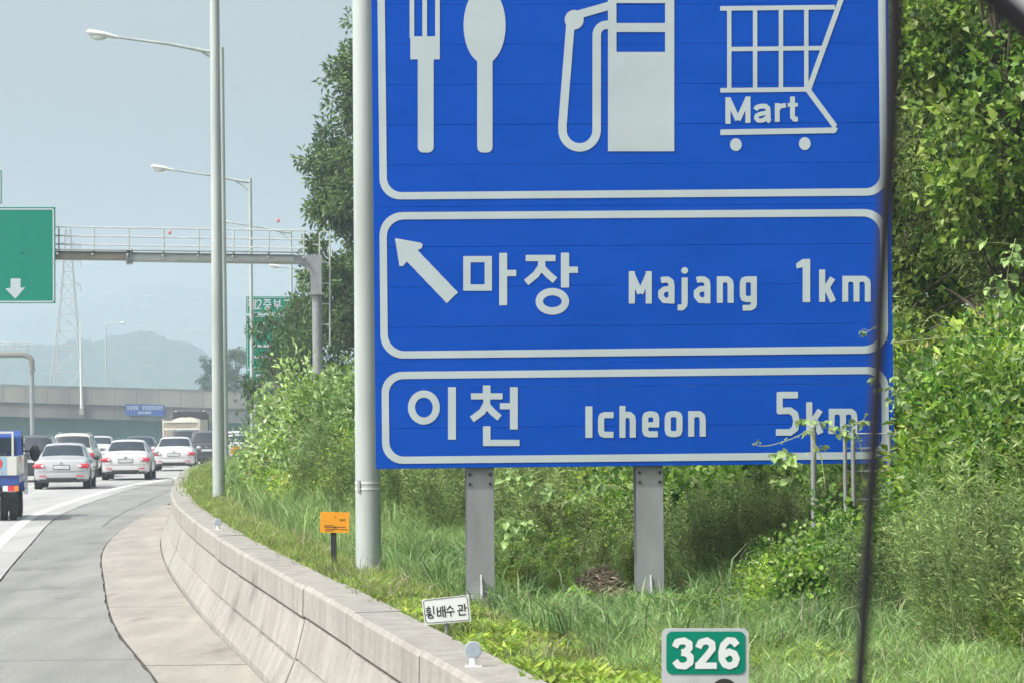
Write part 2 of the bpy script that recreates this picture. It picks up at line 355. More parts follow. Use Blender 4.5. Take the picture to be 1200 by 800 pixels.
# reflectors standing on the barrier
def on_barrier(Y, t=.33):
    sl = Xb(Y + .5) - Xb(Y - .5); nx = Vector((1, -sl, 0)).normalized()
    return Vector((Xb(Y), Y, zr(Y) + .90)) + nx * t
for Y, lab in ((18.6, 'round grey reflector on a white stub, nearest one on the barrier top'), (42.0, 'small round grey reflector on the barrier top by the tall grass, farther one')):
    p = on_barrier(Y, .30); e = empty('delineator', p, 0, lab, 'reflector', 'reflectors on the barrier top')
    MB().tube([p + Vector((0, 0, -.01)), p + Vector((0, 0, .045))], [.022, .02], 12).build('stub', M['white_paint'], e, True)
    MB().box(p + Vector((0, 0, .004)), (.09, .05, .008)).build('foot_plate', M['white_paint'], e)
    MB().lathe(p + Vector((0, 0, .088)), [(.04, -.012), (.046, -.01), (.046, .01), (.04, .012)], 24, 'Y').build('lens_housing', M['steel'], e, True)
    MB().lathe(p + Vector((0, -.0125, .088)), [(.041, -.003), (.041, .003)], 24, 'Y').build('lens', M['reflector'], e)

# ------------------------------------------------------------------ lettering cut out of sheet on a plane
class Plane:
    def __init__(s, p, nrm): s.p = Vector(p); s.n = Vector(nrm).normalized()
    def hit(s, px, py, off=0.0):
        d = ray(px, py); o = Vector((0, 0, CAMZ)); q = s.p + s.n * off
        return o + d * ((q - o).dot(s.n) / d.dot(s.n))
def sd_seg(X, Y, a, b_, w, rnd_):
    dx, dy = b_[0] - a[0], b_[1] - a[1]; L = math.hypot(dx, dy) + 1e-9; ux, uy = dx / L, dy / L
    p = (X - a[0]) * ux + (Y - a[1]) * uy; q = -(X - a[0]) * uy + (Y - a[1]) * ux
    if rnd_:
        pc = np.clip(p, 0, L); return np.hypot(p - pc, q) - w / 2
    ox = np.abs(p - L / 2) - L / 2; oy = np.abs(q) - w / 2
    return np.hypot(np.maximum(ox, 0), np.maximum(oy, 0)) + np.minimum(np.maximum(ox, oy), 0)
def sd_poly(X, Y, pts):
    n = len(pts); d = np.full(X.shape, 1e9); ins = np.zeros(X.shape, bool)
    for i in range(n):
        a = pts[i]; b_ = pts[(i + 1) % n]; d = np.minimum(d, sd_seg(X, Y, a, b_, 0, True))
        c = ((a[1] > Y) != (b_[1] > Y)) & (X < (b_[0] - a[0]) * (Y - a[1]) / ((b_[1] - a[1]) + 1e-12) + a[0]); ins ^= c
    return np.where(ins, -d, d)
def sdf(X, Y, prims):
    d = np.full(X.shape, 1e9)
    for p in prims:
        k = p[0]
        if k in ('s', 'r'):          # s: flat ends, r: round ends
            pts, w_ = p[1], p[2]; closed = len(p) > 3 and p[3]
            m = len(pts) if closed else len(pts) - 1; e = np.full(X.shape, 1e9)
            for i in range(m):
                e = np.minimum(e, sd_seg(X, Y, pts[i], pts[(i + 1) % len(pts)], w_, k == 'r'))
            if k == 's':
                for q in (pts if closed else pts[1:-1]): e = np.minimum(e, np.hypot(X - q[0], Y - q[1]) - w_ / 2)
        elif k == 'e': e = (np.sqrt(((X - p[1]) / p[3])**2 + ((Y - p[2]) / p[4])**2) - 1) * min(p[3], p[4])
        elif k == 'b':
            x0, y0, x1, y1, r_ = p[1:6]; ox = np.abs(X - (x0 + x1) / 2) - (x1 - x0) / 2 + r_; oy = np.abs(Y - (y0 + y1) / 2) - (y1 - y0) / 2 + r_
            e = np.hypot(np.maximum(ox, 0), np.maximum(oy, 0)) + np.minimum(np.maximum(ox, oy), 0) - r_
        elif k == 'p': e = sd_poly(X, Y, p[1])
        elif k == '-': d = np.maximum(d, -sdf(X, Y, [p[1]])); continue
        d = np.minimum(d, e)
    return d
def bbox(prims):
    xs, ys_ = [], []
    for p in prims:
        if p[0] in 'sr': xs += [q[0] + s * p[2] for q in p[1] for s in (-1, 1)]; ys_ += [q[1] + s * p[2] for q in p[1] for s in (-1, 1)]
        elif p[0] == 'e': xs += [p[1] - p[3], p[1] + p[3]]; ys_ += [p[2] - p[4], p[2] + p[4]]
        elif p[0] == 'b': xs += [p[1], p[3]]; ys_ += [p[2], p[4]]
        elif p[0] == 'p': xs += [q[0] for q in p[1]]; ys_ += [q[1] for q in p[1]]
    return min(xs) - 1, min(ys_) - 1, max(xs) + 1, max(ys_) + 1
def cut(prims, h):
    x0, y0, x1, y1 = bbox(prims); nx = int((x1 - x0) / h) + 2; ny = int((y1 - y0) / h) + 2
    gx = x0 + h * np.arange(nx); gy = y0 + h * np.arange(ny); X, Y = np.meshgrid(gx, gy); D = sdf(X, Y, prims)
    I = D < 0; c = I[:-1, :-1].astype(int) + I[:-1, 1:] + I[1:, :-1] + I[1:, 1:]
    V = []; Fc = []
    for j in range(ny - 1):
        full = c[j] == 4; i = 0
        if not c[j].any(): continue
        while i < nx - 1:
            if full[i]:
                k = i
                while k < nx - 1 and full[k]: k += 1
                n = len(V); V += [(gx[i], gy[j]), (gx[k], gy[j]), (gx[k], gy[j + 1]), (gx[i], gy[j + 1])]; Fc.append((n, n + 1, n + 2, n + 3)); i = k
            else:
                if c[j, i] > 0:
                    cs = [(i, j), (i + 1, j), (i + 1, j + 1), (i, j + 1)]; P = []
                    for q in range(4):
                        a = cs[q]; b_ = cs[(q + 1) % 4]; da = D[a[1], a[0]]; db = D[b_[1], b_[0]]
                        if da < 0: P.append((gx[a[0]], gy[a[1]]))
                        if (da < 0) != (db < 0):
                            t = da / (da - db); P.append((gx[a[0]] + t * (gx[b_[0]] - gx[a[0]]), gy[a[1]] + t * (gy[b_[1]] - gy[a[1]])))
                    if len(P) > 2: n = len(V); V += P; Fc.append(tuple(range(n, n + len(P))))
                i += 1
    return V, Fc
def letter(name, prims, plane, m, parent, off=.004, h=.5, label=None, T=None):
    if T: prims = xf(prims, T)
    V, Fc = cut(prims, h); b = MB()
    b.add([plane.hit(x, y, off) for x, y in V], [f[::-1] for f in Fc])
    o = b.build(name, m, parent)
    if label: o['label'] = label
    return o
def xf(prims, T):      # crop pixels to photo pixels: (scale, ox, oy)
    s, ox, oy = T; f = lambda q: (q[0] * s + ox, q[1] * s + oy); out = []
    for p in prims:
        if p[0] in 'sr': out.append((p[0], [f(q) for q in p[1]], p[2] * s) + tuple(p[3:]))
        elif p[0] == 'e': a = f((p[1], p[2])); out.append(('e', a[0], a[1], p[3] * s, p[4] * s))
        elif p[0] == 'b': a = f((p[1], p[2])); c = f((p[3], p[4])); out.append(('b', a[0], a[1], c[0], c[1], p[5] * s))
        elif p[0] == 'p': out.append(('p', [f(q) for q in p[1]]))
        elif p[0] == '-': out.append(('-', xf([p[1]], T)[0]))
    return out
def arc(cx, cy, rx, ry, a0, a1, n=14):
    return [(cx + rx * math.cos(R(a0 + (a1 - a0) * i / n)), cy + ry * math.sin(R(a0 + (a1 - a0) * i / n))) for i in range(n + 1)]
def oval(x0, y0, x1, y1, w_):      # outer box of a ring
    return ('s', arc((x0 + x1) / 2, (y0 + y1) / 2, (x1 - x0 - w_) / 2, (y1 - y0 - w_) / 2, 0, 345, 23), w_, True)
def hb(x0, y0, x1, y1): return ('b', x0, y0, x1, y1, 0)

# ------------------------------------------------------------------ the big blue sign
PL = at(440.5, 549, 26.35); PRt = at(1048, 544, 26.62)
U = Vector((PRt.x - PL.x, PRt.y - PL.y, 0)); SW = U.length; U.normalize(); NS = Vector((U.y, -U.x, 0))   # towards the camera
sp = Plane(PL, NS)
zb_ = PL.z
sign = empty('service_area_sign', (at(665, 700, 26.5).x, 26.55, .85), 0, 'tall blue service area sign with fork, spoon, fuel pump and cart symbols', 'road sign')
def px_z(py): return sp.hit(445, py).z
seams = [549, 502, 455, 427, 384, 337, 290, 243, 194, 147, 100, 53, 6, -41, -88, -135]
for a, c in zip(seams[:-1], seams[1:]):
    z0, z1 = px_z(a) + .0004, px_z(c) - .0004; ch = .0025; T_ = .03; b = MB(); jx = rnd.uniform(-.0006, .0006)
    P = []
    for uu in (0, SW):
        for (d, z) in ((-T_, z0), (-ch, z0), (jx, z0 + ch), (jx, z1 - ch), (-ch, z1), (-T_, z1)):
            q = PL + U * uu + NS * d; P.append(Vector((q.x, q.y, z)))
    b.add(P, [(i, (i + 1) % 6, (i + 1) % 6 + 6, i + 6) for i in range(6)] + [(5, 4, 3, 2, 1, 0), (6, 7, 8, 9, 10, 11)])
    b.build('sign_panel', M['blue'], sign)
def border(x0, y0, x1, y1, dy, r_, w_):
    # rounded frame, its top and bottom dropping by dy to the left as photographed
    pts = []
    for cx, cy, a0 in ((x1 - r_, y0 + r_, -90), (x1 - r_, y1 - r_, 0), (x0 + r_, y1 - r_, 90), (x0 + r_, y0 + r_, 180)):
        pts += arc(cx, cy, r_, r_, a0, a0 + 90, 8)
    out = []
    for i, p in enumerate(pts):
        x, y = p; k = (x - x0) / (x1 - x0); yt = (y - y0) / (y1 - y0)
        out.append((x + (1 - yt) * (dy[2] if len(dy) > 2 else 0), y - k * (dy[0] * (1 - yt) + dy[1] * yt)))
    return out
def border_obj(x0, y0, x1, y1, dy, r_, w_, lab):
    o_ = border(x0, y0, x1, y1, dy, r_, w_); i_ = border(x0 + w_, y0 + w_, x1 - w_, y1 - w_, dy, r_ - w_ * .8, w_)
    n = len(o_); b = MB(); V = [sp.hit(x, y, .004) for x, y in o_] + [sp.hit(x, y, .004) for x, y in i_]
    b.add(V, [(i, i + n, (i + 1) % n + n, (i + 1) % n) for i in range(n)]); o = b.build('border', M['white_sheet'], sign); o['label'] = lab
border_obj(445, -120, 1040.3, 234.2, (2, 4.8, -4), 24, 8.6, 'white border round the symbols')
border_obj(446, 249, 1041, 420, (3.9, 6.3, -1.5), 27, 8.6, 'white border of the middle panel')
border_obj(448, 435.4, 1042, 543, (6.2, 5.8, -1), 24, 8.4, 'white border of the lowest panel')
W = M['white_sheet']; A = (.3, 420, 0); B_ = (.3, 740, 0)
letter('fork_symbol', [hb(200, -90, 218, 150), hb(250, -90, 268, 150), hb(300, -90, 318, 150), hb(203, 143, 318, 233), ('b', 232, 205, 294, 597, 22)], sp, W, sign, T=A)
letter('spoon_symbol', [('e', 493, 100, 82, 150), ('p', [(425, 180), (561, 180), (524, 236), (464, 236)]), ('b', 464, 200, 524, 597, 22)], sp, W, sign, T=A)
letter('fuel_pump_symbol', [('b', 975, -150, 1234, 592, 0), ('-', ('b', 1008, 13, 1198, 91, 0)), ('-', ('b', 1008, 126, 1198, 204, 0)), ('-', ('b', 1008, -90, 1198, -22, 0)),
    ('e', 843, 78, 37, 38), ('s', [(858, 58), (985, 22)], 32), ('s', [(828, 100), (797, 490)] + arc(864, 508, 68, 70, 190, -5, 12)[1:] + [(931, 150)] + arc(966, 135, 38, 38, 180, 268, 8) + [(985, 98)], 33),
    ('-', ('s', [(959, 420), (959, 140)], 24))][:6] + [('s', [(828, 100), (797, 490)] + arc(864, 508, 67, 69, 170, 5, 14) + [(931, 150)] + arc(969, 138, 38, 40, 180, 268, 8) + [(985, 98)], 33), ], sp, W, sign, T=A)
letter('cart_symbol', [('s', [(346, 34), (795, 29)], 18), ('s', [(382, 193), (742, 189)], 17), ('s', [(347, 354), (690, 350)], 18)] +
    [('s', [(x, 32), (x, 350)], 17) for x in (382, 483, 584, 683)] +
    [('s', [(850, -80), (822, -10), (693, 348)], 20), ('s', [(688, 350), (796, 496)], 21), ('s', [(347, 518), (790, 510), (797, 497)], 22), ('e', 408, 566, 23, 25), ('e', 677, 562, 23, 25)], sp, W, sign, T=B_)
S = 19
for nm, g in (('M', [hb(367, 381, 387, 485), hb(445, 378, 465, 481), ('s', [(378, 388), (416, 470)], 21), ('s', [(455, 385), (416, 470)], 21)]),
    ('a', [('s', [(484, 430), (491, 420), (505, 416), (524, 416), (533, 424), (534, 440), (534, 470), (542, 476)], S), ('s', [(534, 440), (505, 446), (490, 452), (487, 462), (495, 472), (512, 472), (534, 458)], 17)]),
    ('r', [hb(560, 404, 579, 477), ('s', [(570, 430), (580, 416), (603, 412)], 18)]),
    ('t', [('s', [(629, 378), (629, 458), (637, 467), (650, 466)], S), hb(610, 403, 650, 418)])):
    letter('letter', g, sp, W, sign, T=B_, h=.35)
# arrow
letter('arrow_symbol', [('s', [(172, 236), (387, 461)], 69), ('p', [(128, 192), (246, 213), (249, 235), (228, 245), (180, 296), (163, 318), (150, 316)]), ('s', [(135, 199), (247, 222), (226, 236), (178, 284), (153, 312), (135, 199)], 11, True)], sp, W, sign, T=(.2583, 430, 230))
def ring(x0, y0, x1, y1, w_): return oval(x0, y0, x1, y1, w_)
K = sp, W, sign
letter('letter', [hb(542.9, 300.3, 576.5, 341), ('-', hb(551.5, 307.6, 568, 333.5)), hb(585, 296.6, 594.3, 357.9), hb(594, 316.5, 605, 323.9)], *K, label='Hangul syllable ma')
letter('letter', [hb(616, 299, 651, 306.3), hb(630.5, 303, 639, 316), ('s', [(634.8, 312), (628, 322), (616.6, 331.3)], 8.2), ('s', [(635, 314), (642, 321.5), (650.5, 328.8)], 8.2), hb(657.3, 296.4, 666.9, 337.2), hb(666.5, 312.7, 677.3, 320), ring(627.6, 337.7, 667, 369, 8.6)], *K, label='Hangul syllable jang')
letter('letter', [ring(478, 456.8, 515.5, 496.9, 8.3), hb(525, 453, 534.3, 514.5)], *K, label='Hangul syllable i')
letter('letter', [hb(565.8, 451, 574.8, 462), hb(551.9, 460.2, 589, 467.4), hb(566.5, 465, 574.5, 476), ('s', [(570.5, 472), (565, 482), (552.8, 490.8)], 8), ('s', [(571, 475), (577, 482), (585.5, 489)], 8), hb(597.6, 453, 606.8, 502.6), hb(585.8, 471.8, 598, 479), hb(566, 498.8, 574.8, 522), hb(566, 514.7, 608.9, 522)], *K, label='Hangul syllable cheon')
T7 = (.275, 730, 230); s7 = 26
def g_M(x, y0, y1, w_): return [hb(x, y0, x + s7, y1), hb(x + w_ - s7, y0, x + w_, y1), ('s', [(x + 13, y0 + 12), (x + w_ / 2, y0 + 95)], 25), ('s', [(x + w_ - 13, y0 + 12), (x + w_ / 2, y0 + 95)], 25)]
def g_a(x, y0, y1, w_, s=26):
    r_ = x + w_ - s / 2; k = s / 26
    return [('s', [(x + 14, y0 + 16 * k), (x + 26, y0 + s / 2), (r_ - 16 * k, y0 + s / 2), (r_ - 3, y0 + 22 * k), (r_, y0 + 36 * k), (r_, y1)], s),
            ('s', [(r_, y0 + 52 * k), (x + 30 * k, y0 + 54 * k), (x + s / 2 + 1, y0 + 66 * k), (x + s / 2 + 1, y1 - 30 * k), (x + 28 * k, y1 - s / 2), (r_ - 12, y1 - s / 2 - 1), (r_, y1 - 26 * k)], s * .92)]
def g_n(x, y0, y1, w_, s=26): r_ = x + w_ - s / 2; return [hb(x, y0, x + s, y1), ('s', [(x + s / 2, y0 + 20), (x + 30, y0 + s / 2), (r_ - 14, y0 + s / 2), (r_ - 3, y0 + 22), (r_, y0 + 36), (r_, y1)], s)]
def g_o(x0, y0, x1, y1, s=26):
    h = s / 2; c = 16
    return [('s', [(x0 + h, y0 + h + c), (x0 + h + 4, y0 + h + 4), (x0 + h + c, y0 + h), (x1 - h - c, y0 + h), (x1 - h - 4, y0 + h + 4), (x1 - h, y0 + h + c), (x1 - h, y1 - h - c), (x1 - h - 4, y1 - h - 4), (x1 - h - c, y1 - h), (x0 + h + c, y1 - h), (x0 + h + 4, y1 - h - 4), (x0 + h, y1 - h - c)], s, True)]
def g_j(x, y0, y1): return [hb(x, y0, x + 26, y1 - 30), ('s', [(x + 13, y1 - 40), (x + 12, y1 - 22), (x + 2, y1 - 12), (x - 17, y1 - 13)], 25), ]
letter('letter_dot', [('e', 263, 317, 15, 14)], sp, W, sign, T=T7, h=.45)
def g_g(x0, y0, x1, y1, yb):
    return g_o(x0, y0, x1, yb) + [hb(x1 - 26, y0, x1, yb + 14), ('s', [(x1 - 13, yb), (x1 - 15, yb + 18), (x1 - 28, y1 - 12), (x0 + 12, y1 - 12)], 24)]
def g_k(x, y0, y1, w_): return [hb(x, y0, x + 26, y1), ('s', [(x + 22, y1 - 44), (x + w_ - 16, y1 - 102)], 25), ('s', [(x + 34, y1 - 58), (x + w_ - 14, y1 - 2)], 26)]
def g_m(x, y0, y1, w_): return g_n(x, y0, y1, w_ / 2 + 12, 25) + g_n(x + w_ / 2 - 12.5, y0, y1, w_ / 2 + 12.5, 25)
for g in (g_M(25, 320, 458, 98), g_a(148, 343, 458, 72), g_j(250, 347, 487), g_a(300, 342, 457, 73), g_n(400, 342, 455, 72), g_g(498, 342, 571, 488, 452),
          [hb(766, 268, 798, 452), ('p', [(738, 288), (766, 268), (780, 268), (780, 300), (740, 309)])], g_k(836, 313, 451, 74), g_m(935, 340, 450, 121)):
    letter('letter', g, sp, W, sign, T=T7, h=.45)
T8 = (.275, 730, 420)
def g_e(x0, y0, x1, y1):
    h = 13; c = 16
    return [('s', [(x1 - 6, y1 - h), (x0 + h + c, y1 - h), (x0 + h + 4, y1 - h - 4), (x0 + h, y1 - h - c), (x0 + h, y0 + h + c), (x0 + h + 4, y0 + h + 4), (x0 + h + c, y0 + h), (x1 - h - c, y0 + h), (x1 - h - 4, y0 + h + 4), (x1 - h, y0 + h + c), (x1 - h, (y0 + y1) / 2 + 6)], 26), hb(x0 + 10, (y0 + y1) / 2 - 9, x1 - 1, (y0 + y1) / 2 + 13)]
def g_c(x0, y0, x1, y1):
    h = 13; c = 16
    return [('s', [(x1, y1 - h), (x0 + h + c, y1 - h), (x0 + h + 4, y1 - h - 4), (x0 + h, y1 - h - c), (x0 + h, y0 + h + c), (x0 + h + 4, y0 + h + 4), (x0 + h + c, y0 + h), (x1, y0 + h)], 26)]
for g in ([hb(-160, 202, -130, 336)], g_c(-106, 226, -40, 336), [hb(-15, 200, 11, 336)] + g_n(-15, 225, 335, 70), g_e(82, 223, 155, 334), g_o(178, 222, 254, 333), g_n(278, 222, 331, 75),
          [('s', [(746, 154), (671, 154)], 28), ('s', [(668, 141), (668, 232)], 26), ('s', [(660, 222), (712, 220), (733, 235), (739, 262), (734, 297), (712, 313), (652, 313)], 28)],
          g_k(781, 184, 320, 76), g_m(877, 212, 320, 122)):
    letter('letter', g, sp, W, sign, T=T8, h=.45)
# posts
for px in (563, 763):
    t = at(px, 650, 26.5); zf = .98
    c = sp.p + U * ((Vector((t.x, t.y, 0)) - Vector((PL.x, PL.y, 0))).dot(U)) - NS * .155; rz = math.atan2(U.y, U.x)
    zt = px_z(-130)
    pb = at(px + 1, 699, c.y).z
    b = MB(); hh = zt - pb; cz = pb + hh / 2
    b.box((c.x, c.y, cz), (.008, .18, hh), rz)
    for d in (.094, -.094): q = c + NS * d; b.box((q.x, q.y, cz), (.20, .012, hh), rz)
    b.build('post', M['post'], sign)
    MB().box((c.x, c.y, pb - .012), (.36, .36, .022), rz).build('base_plate', M['post'], sign)
    MB().box((c.x, c.y, pb - .33), (.20, .20, .61), rz).build('footing', M['post'], sign)
    for sx in (-1, 1):
        b = MB(); q = c + NS * .10; a0 = q + U * 0; 
    b = MB(); q = c + NS * .1; P = []
    for s_ in (-.006, .006): P += [q + U * s_ + Vector((0, 0, pb - c.z)), q + U * s_ + NS * .085 + Vector((0, 0, pb - c.z)), q + U * s_ + NS * .07 + Vector((0, 0, pb - c.z + .03)), q + U * s_ + NS * .0 + Vector((0, 0, pb - c.z + .17))]
    b.add(P, [(0, 1, 2, 3), (7, 6, 5, 4), (0, 4, 5, 1), (1, 5, 6, 2), (2, 6, 7, 3)]); b.build('gusset', M['steel'], sign)
    for u_ in (-.14, -.07, .07, .14):
        q = c + U * u_ + NS * .145; MB().tube([Vector((q.x, q.y, pb - .001)), Vector((q.x, q.y, pb + .022))], .013, 6).build('bolt', M['steel'], sign)
    for u_ in (-.075, .075):
        for z_ in (.05, .12):
            q = c + U * u_ + NS * .1; z = px_z(549) - z_
            MB().tube([Vector((q.x, q.y, z)), Vector((q.x, q.y, z)) + NS * .012], .012, 6).build('bolt', M['dark'], sign)
for py in (500, 400, 300, 200, 100, 0):
    z = px_z(py); q = PL + U * SW / 2 - NS * .045; MB().box((q.x, q.y, z), (SW - .1, .028, .06), math.atan2(U.y, U.x)).build('crossbar', M['steel'], sign)

# ------------------------------------------------------------------ small signs
def flat_sign(name, corners, Y, m, label, cat, thick=.004, tilt=0, rim=0):
    """plate through four photo corners at distance Y"""
    P = [at(x, y, Y) for x, y in corners]; c = sum(P, Vector()) / 4
    gzv = gz(c.x, Y); e = empty(name, (c.x, Y, gzv), 0, label, cat)
    b = MB(); b.add([p + Vector((0, 0, 0)) for p in P] + [p + Vector((0, thick, 0)) for p in P], [(0, 3, 2, 1), (4, 5, 6, 7), (0, 1, 5, 4), (1, 2, 6, 5), (2, 3, 7, 6), (3, 0, 4, 7)])
    b.build('plate', m, e); return e, Plane(P[0], (0, -1, 0)), P
e, pl, P = flat_sign('plate_sign', [(494, 702.3), (549, 696.3), (552.3, 727.3), (497.8, 731.8)], 22.3, M['white_paint'], 'small tilted white plate with black Hangul leaning by the left sign post', 'sign')
TS = (.225, 340, 560)
brd = [(694, 642), (704, 636), (912, 612), (921, 619), (933, 730), (926, 738), (716, 753), (706, 747)]
letter('border', [('s', brd, 3.2, True)], pl, M['ink'], e, .002, .12, T=TS)
s = 6.3
for g in ([('s', [(707, 679), (733, 676)], s), ('s', [(716, 669), (724, 668)], s), ring(708, 683, 734, 702, s), ('s', [(745, 663), (749, 707)], s), ('s', [(706, 711), (738, 706)], s), ('s', [(721, 701), (722, 708)], s), ring(716, 711, 748, 731, s)],
          [('s', [(765, 670), (768, 718)], s), ('s', [(783, 668), (785, 714)], s), ('s', [(767, 692), (784, 690)], s), ('s', [(767, 717), (785, 714)], s), ('s', [(793, 664), (797, 722)], s), ('s', [(794, 690), (806, 688)], s), ('s', [(804, 662), (809, 723)], s)],
          [('s', [(832, 660), (831, 668), (815, 686)], s), ('s', [(832, 668), (850, 682)], s), ('s', [(812, 697), (856, 692)], s), ('s', [(835, 695), (838, 719)], s)],
          [('s', [(872, 662), (896, 660), (895, 682)], s), ('s', [(870, 690), (902, 686)], s), ('s', [(884, 674), (885, 688)], s), ('s', [(907, 652), (911, 693)], s), ('s', [(909, 674), (920, 673)], s), ('s', [(880, 696), (882, 712), (916, 708)], s)]):
    letter('letter', g, pl, M['ink'], e, .002, .16, T=TS)
c = (P[2] + P[3]) / 2
MB().tube([c + Vector((0, .02, -.25)), (P[0] + P[1]) / 2 + Vector((0, .02, -.02))], .012, 8).build('stake', M['post'], e)
# kilometre post plate 326
e = empty('kilometre_sign', (at(826, 760, 14).x, 14, gz(.75, 14)), 0, 'grey and green kilometre plate reading 326 in the grass below the blue sign', 'sign')
pl = Plane(at(826, 760, 14), (0, -1, 0)); T5 = (.3, 540, 640)
bk = cut([('b', 785, 320, 1125, 760, 24)], 6); 
o = letter('plate', [('b', 785, 319, 1125, 780, 26)], pl, mat('plate_grey', (.42, .45, .45), .5, 0, .08, 12), e, 0, .8, T=T5)
sm = o.modifiers.new('thickness', 'SOLIDIFY'); sm.thickness = .012; sm.offset = -1
letter('panel', [('b', 803, 331, 1111, 498, 24)], pl, M['green'], e, .003, .4, T=T5)
WS = mat('plate_white', (.62, .66, .65), .5, 0, .06, 12)
d3 = [('s', [(836, 392), (846, 372), (872, 367), (892, 378), (893, 396), (876, 411), (862, 413)], 26), ('s', [(862, 413), (882, 416), (897, 430), (896, 452), (876, 466), (850, 464), (836, 446)], 26)]
d2 = [('s', [(928, 395), (938, 373), (962, 367), (981, 378), (983, 398), (966, 420), (930, 462)], 26), hb(916, 452, 1000, 477)]
d6 = [('s', [(1079, 385), (1066, 368), (1044, 366), (1026, 384), (1019, 412), (1020, 440), (1032, 460), (1050, 466), (1070, 458), (1077, 438), (1068, 418), (1048, 410), (1026, 424)], 26)]
for g in (d3, d2, d6): letter('letter', g, pl, WS, e, .006, .3, T=T5)
letter('numeral', [('s', arc(1030, 568, 38, 38, 0, 345, 23), 30, True)], pl, M['ink'], e, .004, .4, T=T5)
p = at(826, 800, 14.03); MB().tube([Vector((p.x, 14.04, .6)), Vector((p.x, 14.04, at(826, 760, 14.0).z)),], .025, 10).build('post', M['steel'], e)
# orange sign
e, pl, P = flat_sign('utility_marker', [(375.5, 599), (409.8, 599.8), (408.8, 624), (375, 623.4)], 32.6, M['orange'], 'small orange rectangular marker plate on a thin post in the verge', 'sign')
TO = (.225, 340, 560)
letter('lettering', [hb(178, 244, 226, 247), hb(178, 252, 290, 255), hb(184, 262, 250, 265), hb(255, 265, 300, 268), hb(180, 271, 230, 274)], pl, M['ink'], e, .002, .2, T=TO)
for x in (258, 268, 278): letter('lettering', [('s', [(x, 213), (x + 6, 213)], 2.2), ('s', [(x + 7, 211), (x + 7, 222)], 2.2), ('s', [(x, 219), (x + 7, 219)], 2.2)], pl, M['ink'], e, .002, .2, T=TO)
letter('lettering', [('s', [(233, 199), (238, 205)], 4), ('p', [(228, 258), (236, 249), (242, 258)])], pl, M['ink'], e, .002, .2, T=TO)
p = at(391, 640, 32.62); MB().box((p.x, 32.63, (P[0].z + .8) / 2), (.05, .035, P[0].z - .8 - .02)).build('post', M['dark'], e)
# white box plate and red-white marker by the far end of the barrier
e, pl, P = flat_sign('white_plate', [(213, 564.5), (233, 564.5), (233, 570), (213, 570)], 92, M['white_paint'], 'low pale plate in the grass where the barrier runs out', 'plate', .15)
p = at(291.5, 566, 84); e = empty('marker_post', p, 0, 'little red and white marker post in weeds right of the lamp pole', 'post')
MB().tube([p - Vector((0, 0, .3)), p + Vector((0, 0, .2))], .07, 10).build('red_base', M['red'], e, True)
MB().lathe(p, [(.10, .16), (.11, .2), (.10, .26)], 12).build('white_band', M['white_paint'], e, True)
MB().lathe(p, [(.075, .262), (.08, .3), (.03, .38)], 12).build('white_cap', M['white_paint'], e, True)
p = at(276, 534, 120); e = empty('warning_board', (p.x, p.y, p.z - .6), 0, 'small orange board beside the road behind the lamp poles', 'sign')
MB().box(p + Vector((0, 0, .2)), (.32, .05, .26)).build('board', M['orange'], e); MB().box(p - Vector((0, 0, .25)), (.06, .03, .7)).build('post', M['dark'], e)

# ------------------------------------------------------------------ lamp posts
def lamp_post(px, py, Y, H, r0, r1, label, arm=True, arm_len=4.0, rise=.95, head=True):
    """px, py: where the pole stands in the photo"""
    base = at(px, py, Y); zg = gz(base.x, Y); base.z = zg
    e = empty('street_lamp', base, 0, label, 'street lamp', 'lamp posts along the verge')
    b = MB(); b.tube([base + Vector((0, 0, -.1)), base + Vector((0, 0, H / 2)), base + Vector((0, 0, H))], [r0, (r0 + r1) / 2, r1], 20); b.build('pole', M['pole'], e, True)
    MB().lathe(base, [(r0 * 1.7, -.05), (r0 * 1.7, .02), (r0 * 1.08, .05), (r0 * 1.05, .12)], 20).build('collar', M['pole'], e, True)
    if arm:
        top = base + Vector((0, 0, H - .15)); tip = top + Vector((-arm_len, -.2, rise))
        m1 = top.lerp(tip, .12) + Vector((0, 0, -.03)); 
        MB().tube([top, m1, top.lerp(tip, .5) + Vector((0, 0, .02)), tip], [.065, .055, .045, .038], 10).build('arm', M['pole'], e, True)
        MB().tube([top - Vector((0, 0, .45)), top + Vector((-.35, 0, -.12)), top + Vector((-.7, -.02, .10))], [.03, .03, .02], 6).build('brace', M['pole'], e)
        d = (tip - top).normalized(); q = tip + d * .02
        b = MB(); secs = [(0, .05, .045, 0), (.12, .07, .06, 0), (.35, .15, .085, .02), (.6, .18, .10, .02), (.85, .15, .09, .02), (.93, .07, .05, .01)]
        V = []; n = 12
        for (s_, hw, hh, up) in secs:
            for k in range(n):
                th = 2 * math.pi * k / n; V.append(q + d * s_ + Vector((0, hw * math.cos(th), up + hh * math.sin(th))))
        b.add(V, [(i * n + k, i * n + (k + 1) % n, (i + 1) * n + (k + 1) % n, (i + 1) * n + k) for i in range(len(secs) - 1) for k in range(n)] + [tuple(range(n))[::-1], tuple(5 * n + k for k in range(n))])
        hd = b.build('lamp_head', M['lampglass'], e, True)
        MB().ball(q + d * .58 + Vector((0, 0, -.07)), .2, 12, (1.25, .7, .55)).build('lens', M['lampglass'], e, True)
    return e
lamp_post(432, 664, 31.1, 12.0, .112, .07, 'thick grey pole directly behind the left edge of the blue sign')
lamp_post(256.5, 582, 60, 12.0, .105, .07, 'tall grey lamp pole left of the verge whose top is out of view')
lamp_post(264, 560, 104, 12.2, .105, .07, 'lamp post just behind the tall pole with arm reaching far left', arm_len=2.95, rise=.45)
lamp_post(296, 520, 147, 12.1, .09, .065, 'lamp post with arm crossing above the gantry, left of the green direction sign', arm_len=3.1, rise=.5)
